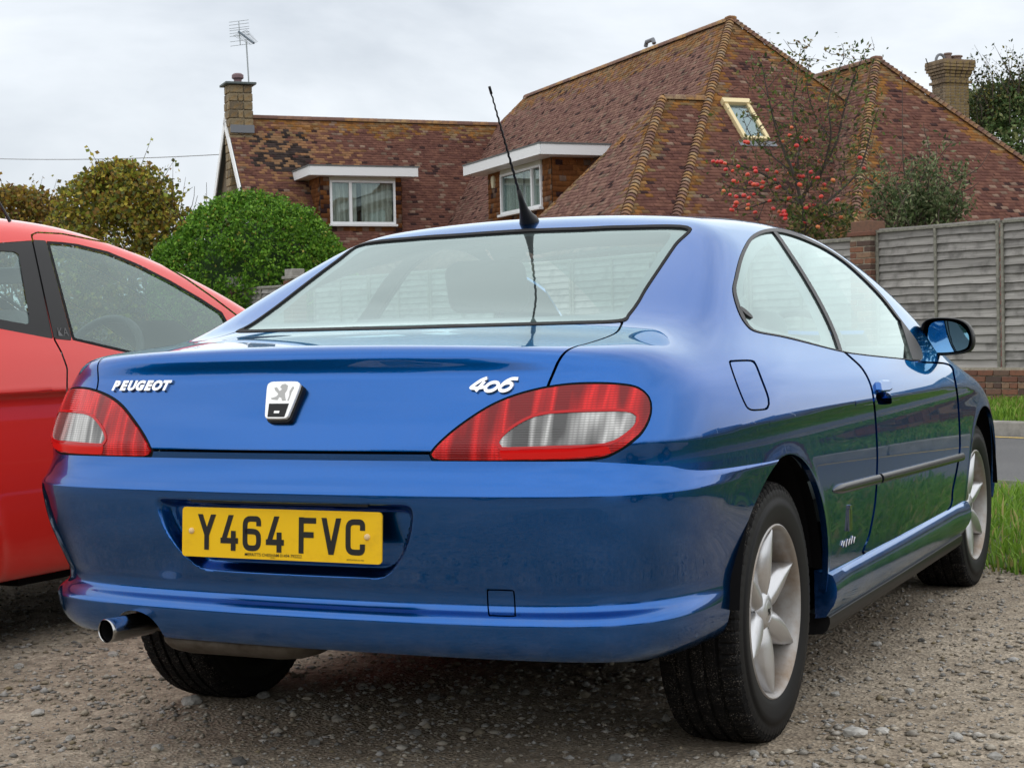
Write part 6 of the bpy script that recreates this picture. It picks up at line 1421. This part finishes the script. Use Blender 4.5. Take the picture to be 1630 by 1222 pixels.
m = Mat('apple_skin'); m.set(Roughness=.35); oi = m.n('ShaderNodeObjectInfo'); c = m.ramp(oi.outputs['Random'], [(0, (.55, .012, .02)), (.55, (.62, .03, .03)), (.85, (.66, .08, .035)), (1, (.68, .22, .07))]); m.col(m.mix(m.ramp(m.noise(18, 3), [(.55, 0), (.85, .35)]), c, (.70, .30, .10))); me_ap.materials.append(m.m)
for p_ in me_ap.polygons: p_.use_smooth = True
apl = [(1260,203),(1257,216),(1246,225),(1275,219),(1283,223),(1289,221),(1268,232),(1258,238),(1186,226),(1190,227),(1135,257),(1142,258),(1148,258),(1154,260),(1155,270),(1166,272),(1175,265),(1202,268),(1203,273),(1221,271),(1190,278),(1236,274),(1256,275),(1262,263),(1305,257),(1312,258),(1369,251),(1375,268),(1291,274),(1295,283),(1302,283),(1268,281),(1273,281),(1278,281),(1168,288),(1173,290),(1195,291),(1200,294),(1205,294),(1213,298),(1214,290),(1234,286),(1241,297),(1237,299),(1273,294),(1326,287),(1312,294),(1152,304),(1162,310),(1172,313),(1184,311),(1192,315),(1200,309),(1172,323),(1170,328),(1164,334),(1166,335),(1191,326),(1190,332),(1202,338),(1254,316),(1258,315),(1231,332),(1240,337),(1248,337),(1244,342),(1250,342),(1283,331),(1288,327),(1296,326),(1293,335),(1333,318),(1307,313),(1314,342),(1339,346),(1280,355),(1306,355),(1302,361),(1371,336),(1250,348),(1225,320)]
for x, y in apl:
    o = bpy.data.objects.new('apple', me_ap); COL.objects.link(o); o.parent = ap; p_ = at(x, y, D-.25+rng.uniform(-.45, .35)); o.location = Vector(p_)-ap.location; o.rotation_euler = tuple(rng.uniform(-.5, .5, 3)); k_ = rng.uniform(.85, 1.25); o.scale = (k_, k_, k_)
# grey-green shrub behind the fence
rng = np.random.default_rng(61); D = 22.3; sh_ = empty('leafy_shrub', at(1450, 600, D)*np.array([1, 1, 0]), 'grey green twiggy shrub rising above the fence panel', 'shrub'); sg = []; Pl = []
for k_ in range(46):
    x0 = rng.uniform(1405, 1510); a = at(x0, 372, D+rng.uniform(-.4, .5)); xt = x0+rng.uniform(-45, 55); yt = rng.uniform(200, 330) if rng.random() < .7 else rng.uniform(255, 345); b = at(xt, yt, D+rng.uniform(-.5, .5)); mid = (a+b)/2+rng.normal(0, .14, 3); P = spline(np.array([a, mid, b]), 6, False); sg.append((list(P), list(np.linspace(.011, .003, len(P)))))
    for q in P[2:]:
        for _ in range(int(rng.integers(3, 13)*(1.6 if q[2] < at(1450, 260, D)[2] else .5))): Pl.append(q+rng.normal(0, .075, 3))
for pp in (((1500, 300), (1530, 285), (1560, 265), (1575, 240)), ((1460, 300), (1480, 250), (1472, 210), (1470, 195)), ((1520, 310), (1545, 300), (1558, 290)), ((1440, 280), (1437, 240), (1436, 112))):
    P = spline(np.array([at(x, y, D) for x, y in pp]), 6, False); sg.append((list(P), list(np.linspace(.012, .003, len(P)))))
a0_ = at(1450, 372, D); sg.append(([np.array([a0_[0], a0_[1], 0]), at(1450, 480, D), a0_], [.04, .035, .025])); wood(sh_, sg, M['twig'], 'branch'); crown(sh_, np.array(Pl), .072, rng, pal(rng, len(Pl), [(.07, .11, .04), (.11, .15, .06), (.16, .20, .09), (.05, .08, .03), (.22, .24, .13)], .35), 'leaves', .38)
# ================================================================ red hatchback beside the coupe
RX, RY = -2.58, .20
k_W = crv([-.1, .05, .25, .5, .8, 1.4, 2.2, 2.8, 3.2, 3.5, 3.7], [.52, .64, .755, .803, .826, .829, .826, .805, .74, .60, .42], .07)
k_S = crv([.12, .22, .32, .45, .6, .75, .86, .915, .94, 1.0, 1.1, 1.2], [-.09, -.045, -.018, -.006, 0, -.003, -.010, -.013, -.020, -.040, -.09, -.15], .012)
k_R = crv([.1, .3, .5, .7, .9, 1.1, 1.3, 1.5], [.06, .02, .0, .01, .04, .11, .22, .36], .04)
k_T = crv([-.2, .5, 1.2, 2.0, 2.5, 2.9, 3.3, 3.6, 3.8], [1.12, 1.10, 1.07, 1.02, .985, .93, .83, .66, .5], .08)
k_roof = crv([-.3, .0, .2, .5, .9, 1.3, 1.55, 1.75, 1.95, 2.15, 2.35, 2.6, 2.85, 3.2], [1.09, 1.26, 1.36, 1.43, 1.468, 1.476, 1.465, 1.435, 1.391, 1.334, 1.268, 1.166, 1.046, .86], .07)
def k_body(x, y, z):
    x = x-RX; y = y-RY; xx = np.sqrt(x*x+1e-6); r = np.minimum(np.hypot(y-.62, z-.29), np.hypot(y-2.92, z-.29))
    side = (xx-k_W(y)-k_S(z)-.008*np.exp(-((r-.335)/.03)**2))*.97; rear = (k_R(z)+.10*x*x+.10*x**4-y)*.93; front = (y-(3.60-.5*(z-.5)**2-.28*x*x-.2*x**4))*.9
    low = smax(smax(smax(side, rear, .28), front, .3), z-(k_T(y)-.10*x*x), .10)
    dz = z-1.02; gs = (xx-(.800-.0*y-.05*(y-1.5)**2*.3-.36*dz-.30*np.maximum(dz, 0)**2))*.9; gt = (z-(k_roof(y)-.075*x*x-.06*x**4))*.93
    gr = smax(smax(gs, gt, .11), .85-z, .02)
    return smax(smin(low, gr, .06), .235-z, .05)
m = Mat('red_paint'); m.set(Base_Color=(.72, .022, .016), Roughness=.45, Coat_Weight=1., Coat_Roughness=.02, Coat_IOR=1.4, Specular_IOR_Level=.2); bf = m.n('ShaderNodeNewGeometry'); m.col(m.mix(bf.outputs['Backfacing'], (.72, .022, .016), (.05, .05, .052))); m.l(m.math('SUBTRACT', 1., bf.outputs['Backfacing']), m.b.inputs['Coat Weight']); M['red'] = m.m
RED = empty('hatchback_car', (RX, 2.0, 0), 'red hatchback with black window pillars parked left of the blue coupe', 'car')
V, T = surface(k_body, (RX-.02, .1, .14), (RX+.92, 3.95, 1.56), .0125)
cr_ = lambda V: V[:, 0]-RX
_, (V, T) = cut(V, T, cr_(V))
ra = np.minimum(np.hypot(V[:, 1]-RY-.62, V[:, 2]-.29), np.hypot(V[:, 1]-RY-2.92, V[:, 2]-.29)); _, (V, T) = cut(V, T, np.where(V[:, 0]-RX > .55, ra-.325, .5))
KD = np.array([(73.7,384),(98,385.5),(122.8,388.5),(172,400.5),(221,421),(270,446),(319,474.5),(353.6,497),(362,512),(352,562),(330,590),(270,577),(179,556),(115.4,541)])
KP = np.array([(52,382),(73,383),(115,542),(86,539)]); KQ = np.array([(-150,400),(-80,391),(0,386.6),(51,383),(84.5,539),(0,523),(-90,506),(-150,480)])
KS = np.array([(50,374),(59,370),(98,372),(172,386.5),(246,413.5),(295,442.5),(340,474),(385,508),(392,560),(380,610),(372,700),(366,800),(352,880),(112,905),(106,760),(106.5,640),(107,586),(98,561),(87,541)])
fk = lambda P, n=4: (lambda V: np.maximum(sdpoly(pj(V), spline(P, n) if n else np.asarray(P, float)), (RX+.2-V[:, 0])*500))
dgl, rest = split(V, T, fk(KD, 0), .5); pil, rest = split(*rest, fk(KP, 0), .5); qgl, rest = split(*rest, fk(KQ, 0), .5); rdoor, rest = split(*rest, fk(KS, 0), 2.6)
wsf = lambda V: np.maximum(np.maximum(np.abs(V[:, 0]-RX)-.52-.06*(V[:, 1]-2.4), 1.80+RY-V[:, 1]), np.maximum(V[:, 1]-RY-2.72, 1.04-V[:, 2]))*500
kws, rest = split(*rest, wsf, .5); rgf = lambda V: np.maximum(np.maximum(np.abs(V[:, 0]-RX)-.48, V[:, 1]-RY-.42), np.maximum(1.05-V[:, 2], V[:, 2]-1.36))*500
krw, rest = split(*rest, rgf, .5)
def kpanel(name, VT, mat, parent, thick=.012, off=0., both=False, flip=False):
    V_, T_ = VT
    if len(T_) == 0: return None
    N = grad(k_body, V_); N /= np.linalg.norm(N, axis=1)[:, None]+1e-9; V_ = V_+N*off
    if thick: V_, T_, N = fold(V_, T_, N, thick, True, RX)
    mx_ = np.array([-1, 1, 1]); sh = np.array([2*RX, 0, 0])
    if both: V_, T_, N = np.concatenate([V_, V_*mx_+sh]), np.concatenate([T_, T_[:, ::-1]+len(V_)]), np.concatenate([N, N*mx_])
    elif flip: V_, T_, N = V_*mx_+sh, T_[:, ::-1], N*mx_
    o = mesh(name, V_, T_, mat, parent, normals=N)
    return o
M['kglass'] = glass_mat('hatchback_glass', (.76, .93, .91), film=.11)
kpanel('body_shell', rest, M['red'], RED, 0, both=True); kpanel('windscreen', kws, M['kglass'], RED, 0, -.003, both=True); kpanel('tailgate_window', krw, M['kglass'], RED, 0, -.003, both=True)
for fl in (False, True):
    d_ = kpanel('door', rdoor, M['red'], RED, 0, flip=fl)
    gi, _ = split(*dgl, lambda V: fk(KD, 0)(V)+4., 0.); _, gr_ = split(*dgl, lambda V: fk(KD, 0)(V)+4., 0.)
    kpanel('door_window', gi, M['kglass'], RED, 0, -.004, flip=fl); kpanel('window_seal', gr_, M['rubber'], RED, 0, .0005, flip=fl)
    kpanel('window_pillar', largest(*pil), M['black_trim'], RED, .01, .001, flip=fl)
    qi, _ = split(*qgl, fk(np.array([(-140,410),(-60,402),(0,399),(22,400),(30,404),(48,512),(44,516),(0,508),(-90,494),(-140,470)]), 0), 0.); _, qo = split(*qgl, fk(np.array([(-140,410),(-60,402),(0,399),(22,400),(30,404),(48,512),(44,516),(0,508),(-90,494),(-140,470)]), 0), 0.)
    kpanel('quarter_window', qi, M['kglass'], RED, 0, -.004, flip=fl); kpanel('quarter_window_band', largest(*qo), M['black_trim'], RED, 0, -.001, flip=fl)
# pillar lettering
V_, F_ = text_mesh('KA', .042, .25, -.0005, 0.); pk_ = hit(98, 529, k_body, 3, 9)
if pk_ is not None:
    Pz = []
    for a, b, c in V_:
        y, z = pk_[1]+a*1.0, pk_[2]+b; lo_, hi_ = RX+.3, RX+1.
        for _ in range(24):
            m_ = (lo_+hi_)/2
            if k_body(np.array([m_]), np.array([y]), np.array([z]))[0] < 0: lo_ = m_
            else: hi_ = m_
        Pz.append((lo_+.0035, y, z))
    mesh('pillar_lettering', Pz, F_, simple('etched_grey', (.10, .10, .105), .5), RED)
# cabin
for sx in (-.34, .34):
    for y_, hb in ((1.75, .58), (1.05, .46)):
        x_ = RX+sx; yy = RY+y_; 
        def kp(c, sx_, sy, sz, nm, rot=0.):
            mb = MB(); ca, sa = math.cos(rot), math.sin(rot); mb.box(c, sx_, sy, sz, [(1, 0, 0), (0, ca, sa), (0, -sa, ca)]); o = mb.build(nm, M['cabin'], RED); bevel(o, min(sx_, sy, sz)*.4, 3)
        kp((x_, yy, .52), .48, .48, .15, 'seat_cushion'); kp((x_, yy-.32, .56+hb/2), .46, .14, hb, 'seat_back', .25); kp((x_, yy-.43, .64+hb), .26, .09, .16, 'head_restraint', .25)
mb = MB(); mb.box((RX, RY+2.45, .88), 1.34, .46, .20); bevel(mb.build('dashboard', M['cabin_dark'], RED), .06, 3)
mb = MB(); c = np.array([RX+.36, RY+2.02, .945]); t = math.radians(28); mb.tube([c+.185*(np.array([1, 0, 0])*math.cos(a)+np.array([0, math.sin(t), math.cos(t)])*math.sin(a)) for a in np.linspace(0, 2*math.pi, 33)], .016, 8, False); mb.box(c+np.array([0, .03, -.02]), .22, .06, .10); mb.box(c+np.array([0, .01, 0]), .35, .025, .04); auto_smooth(mb.build('steering_wheel', M['cabin_dark'], RED), 60)
mb = MB(); mb.box((RX+.02, RY+1.92, 1.285), .22, .025, .065); mb.tube([(RX+.02, RY+1.93, 1.30), (RX+.02, RY+1.98, 1.37)], .012, 6); bevel(mb.build('rear_view_mirror', M['cabin_dark'], RED), .01, 2)
mb = MB(); mb.box((RX, 2.0, .36), 1.15, 3.1, .28); mb.box((RX, 2.0, .30), 1.5, 1.4, .18); mb.build('underbody', M['under'], RED)
for yc in (.62, 2.92):
    for sx in (-1, 1):
        n = 30; V_ = []; F_ = []
        for k in range(n+1):
            a = math.radians(8+164*k/n)
            for x, r_ in ((.815, .325), (.55, .34)): V_.append((RX+sx*x, RY+yc+r_*math.cos(a), .29+r_*math.sin(a)))
        for k in range(n): F_.append((k*2, k*2+1, k*2+3, k*2+2))
        F_.append([k*2+1 for k in range(n+1)]); mesh('wheel_arch_liner', V_, F_, M['under'], RED)
sc_ = .875
for sx, yc, fl in ((1, .62, False), (1, 2.92, False), (-1, .62, True), (-1, 2.92, True)):
    wheel(RED, (RX+sx*.735, RY+yc, .3135*sc_), fl, yc, base=(RX, 2.0, 0), scale=sc_)
# roof aerial of the red car
mb = MB(); q0 = at(16, 353, 5.6); q1 = at(-14, 300, 5.6); mb.tube([q0, q1], [.006, .003], 6); mb.build('roof_aerial', M['black_trim'], RED)
# two more cars of the yard that only show as reflections in the blue paint
def copy_car(root, name, loc, rz, mat, label):
    r_ = bpy.data.objects.new(name, None); COL.objects.link(r_); r_.location = loc; r_.rotation_euler = (0, 0, rz); tag(r_, label, 'car'); r_.matrix_basis = Matrix.Translation(loc) @ Matrix.Rotation(rz, 4, 'Z')
    def rec(o, par):
        c_ = o.copy(); COL.objects.link(c_); c_.parent = par
        if o.type == 'MESH' and o.data.materials and o.data.materials[0] == M['red']: c_.material_slots[0].link = 'OBJECT'; c_.material_slots[0].material = mat
        for ch_ in [q for q in kids.get(o, [])]: rec(ch_, c_)
    for o in kids.get(root, []): rec(o, r_)
kids = {}
for o in list(COL.objects):
    if o.parent is not None: kids.setdefault(o.parent, []).append(o)
mw = Mat('white_paint').set(Base_Color=(.72, .72, .70), Roughness=.4, Coat_Weight=1., Coat_Roughness=.03).m
mk = Mat('black_paint').set(Base_Color=(.012, .013, .016), Roughness=.35, Coat_Weight=1., Coat_Roughness=.03).m
copy_car(RED, 'hatchback_car', (-1.8, -7.8, 0), math.radians(90), mw, 'white hatchback parked across the yard, mirrored in the blue bumper')
copy_car(RED, 'hatchback_car', (4.7, .3, 0), math.radians(180), mk, 'black hatchback parked on the other side of the coupe, mirrored in its corner')
# hedge closing the yard behind the camera (seen only in reflections)
rng = np.random.default_rng(71); hed = empty('garden_hedge', (-2, -14, 0), 'tall clipped green hedge closing the far side of the yard', 'hedge')
n = 16000; xs_ = rng.uniform(-22, 14, n); P_ = np.stack([xs_, -14+rng.normal(0, .35, n), rng.uniform(.1, 1, n)**.8*(3.6+.7*np.sin(xs_*.7)+.5*np.sin(xs_*1.9))], 1); crown(hed, P_, .30, rng, pal(rng, n, [(.03, .07, .015), (.05, .10, .02), (.02, .045, .012)]), 'foliage', .7)
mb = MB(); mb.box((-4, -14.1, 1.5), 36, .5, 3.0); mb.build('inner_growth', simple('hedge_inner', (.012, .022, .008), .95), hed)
